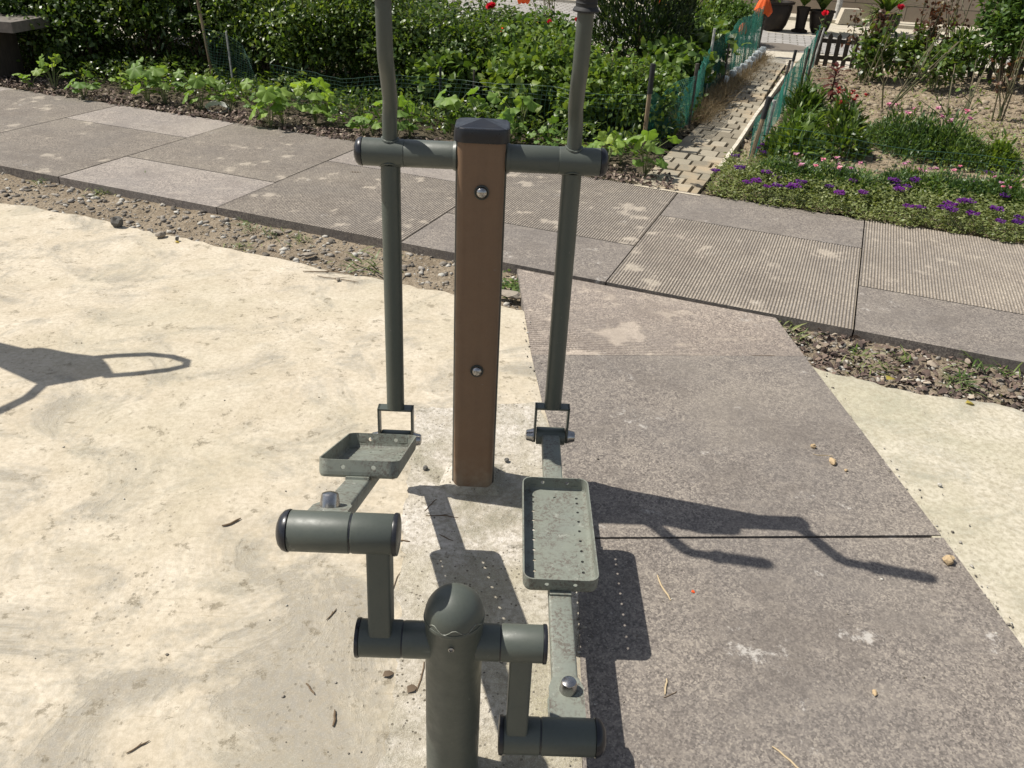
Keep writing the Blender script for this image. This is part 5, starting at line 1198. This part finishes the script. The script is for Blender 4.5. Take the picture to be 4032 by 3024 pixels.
for ww, x0 in ((0, 14.2), (1, 21.6)):
    mb = MB(); mb.box((x0, -.03, 1.9), (1.5, .08, 1.3)); f = mb.build('window', m_pole, bw, smooth=False)
    mb = MB(); mb.box((x0, -.075, 1.9), (1.36, .02, 1.16)); M = NT('window_glass', .1, .8); M.col((.03, .04, .05)); mb.build('pane', M.m, f, smooth=False)
mb = MB(); mb.box((16+(wb_-wa).length/2+1, -.35, .0), (30, .7, .09)); mb.build('plinth_step', m_far, bw, smooth=False)
p = at(1805, 47); mb = MB(); mb.tube([(0, 0, 0), (0, 0, 3.2)], .055, 14); mb.tube([(0, 0, .02), (0, -.15, -.02)], .055, 14); o = mb.build('downpipe', m_pole); o.location = p; tag(o, 'grey white rain pipe on the building wall', 'pipe')
p = at(1832, 52); mb = MB(); mb.prism([(-.22, -.1), (.22, -.1), (.22, .1), (-.22, .1)], 0, .26, None); vs = mb.v
mb.v = [(x*(.72 if z > .1 else 1), y, z) for x, y, z in vs]; o = mb.build('stone_block', m_far, smooth=False); o.location = p; tag(o, 'pale trapezoid stone block at the foot of the wall', 'block')
p = at(1572, 30); mb = MB(); mb.box((0, 0, .008), (.85, .5, .012)); M = NT('red_mat', .9, .1); M.col(M.mix(M.ramp(M.noise(6, 2, .4), .60, .63), (.36, .02, .02), (.5, .3, .04))); o = mb.build('door_mat', M.m, smooth=False); o.location = p; tag(o, 'red door mat with a yellow motif by the wall', 'mat')
p = at(1690, 101); mb = MB(); mb.lathe([(.40, -.01), (.40, .006), (.36, .006), (.355, .002), (.33, .002), (.33, .006), (.001, .006)], 40); M = NT('cast_iron', .6, .4); M.col(M.mix(M.noise(30), (.13, .11, .09), (.2, .175, .15))); o = mb.build('manhole_cover', M.m, smooth=False); o.location = (p.x, p.y, -.006); tag(o, 'round grey manhole cover in the courtyard', 'manhole cover')
# ---------------------------------------------------------------- bench at left edge
p = at(42, 170); bn = empty('stone_bench', (p.x, p.y, 0), -.15, 'dark stone bench with thick leg at the top left edge', 'bench')
M = NT('bench_stone', .6, .4); M.col(M.mix(M.ramp(M.noise(20, 5, .7), .4, .7), (.12, .105, .09), (.19, .165, .14))); m_bench = M.m
mb = MB(); mb.box((-.80, .1, .47), (1.95, .52, .09), bev=.012); mb.build('bench_top', m_bench, bn)
for x in (-.28, -1.5): mb = MB(); mb.box((x, .1, .21), (.24, .40, .43), bev=.01); mb.build('leg', m_dwood, bn)
# ---------------------------------------------------------------- neighbour machine outside the frame (casts the loop shadow)
zz = 1.12; off = Vector((-.676*zz, .139*zz, 0))
nm_ = empty('neighbouring_machine', (0, 0, 0), 0, 'grey green exercise machine just outside the left edge, seen by its shadow', 'exercise machine')
def gp_(px, py): q = at(px, py)+off; return Vector((q.x, q.y, zz))
body = [gp_(*q) for q in ((-160, 715), (0, 738), (60, 752), (100, 750), (160, 762), (215, 768), (232, 785), (245, 806), (100, 832), (80, 826), (0, 790), (-160, 720+50))]
mb = MB(); n = len(body); mb.add(body+[q-Vector((0, 0, .03)) for q in body], [tuple(range(n)), tuple(reversed(range(n, 2*n)))]+[(i, (i+1) % n, (i+1) % n+n, i+n) for i in range(n)]); mb.build('back_plate', m_green, nm_, smooth=False)
lp = [gp_(*q) for q in ((205, 770), (250, 766), (320, 763), (370, 768), (402, 778), (400, 788), (360, 797), (290, 805), (225, 810))]
mb = MB(); mb.tube(lp, .017, 10); mb.build('loop_handle', m_tube, nm_)
mb = MB(); mb.tube([gp_(90, 828), gp_(60, 855), gp_(0, 884), gp_(-100, 930)], .02, 10); mb.build('side_tube', m_tube, nm_)
q = gp_(-150, 745); mb = MB(); mb.tube([(q.x, q.y, 0), (q.x, q.y, zz)], .05, 20); mb.build('post', m_green, nm_)
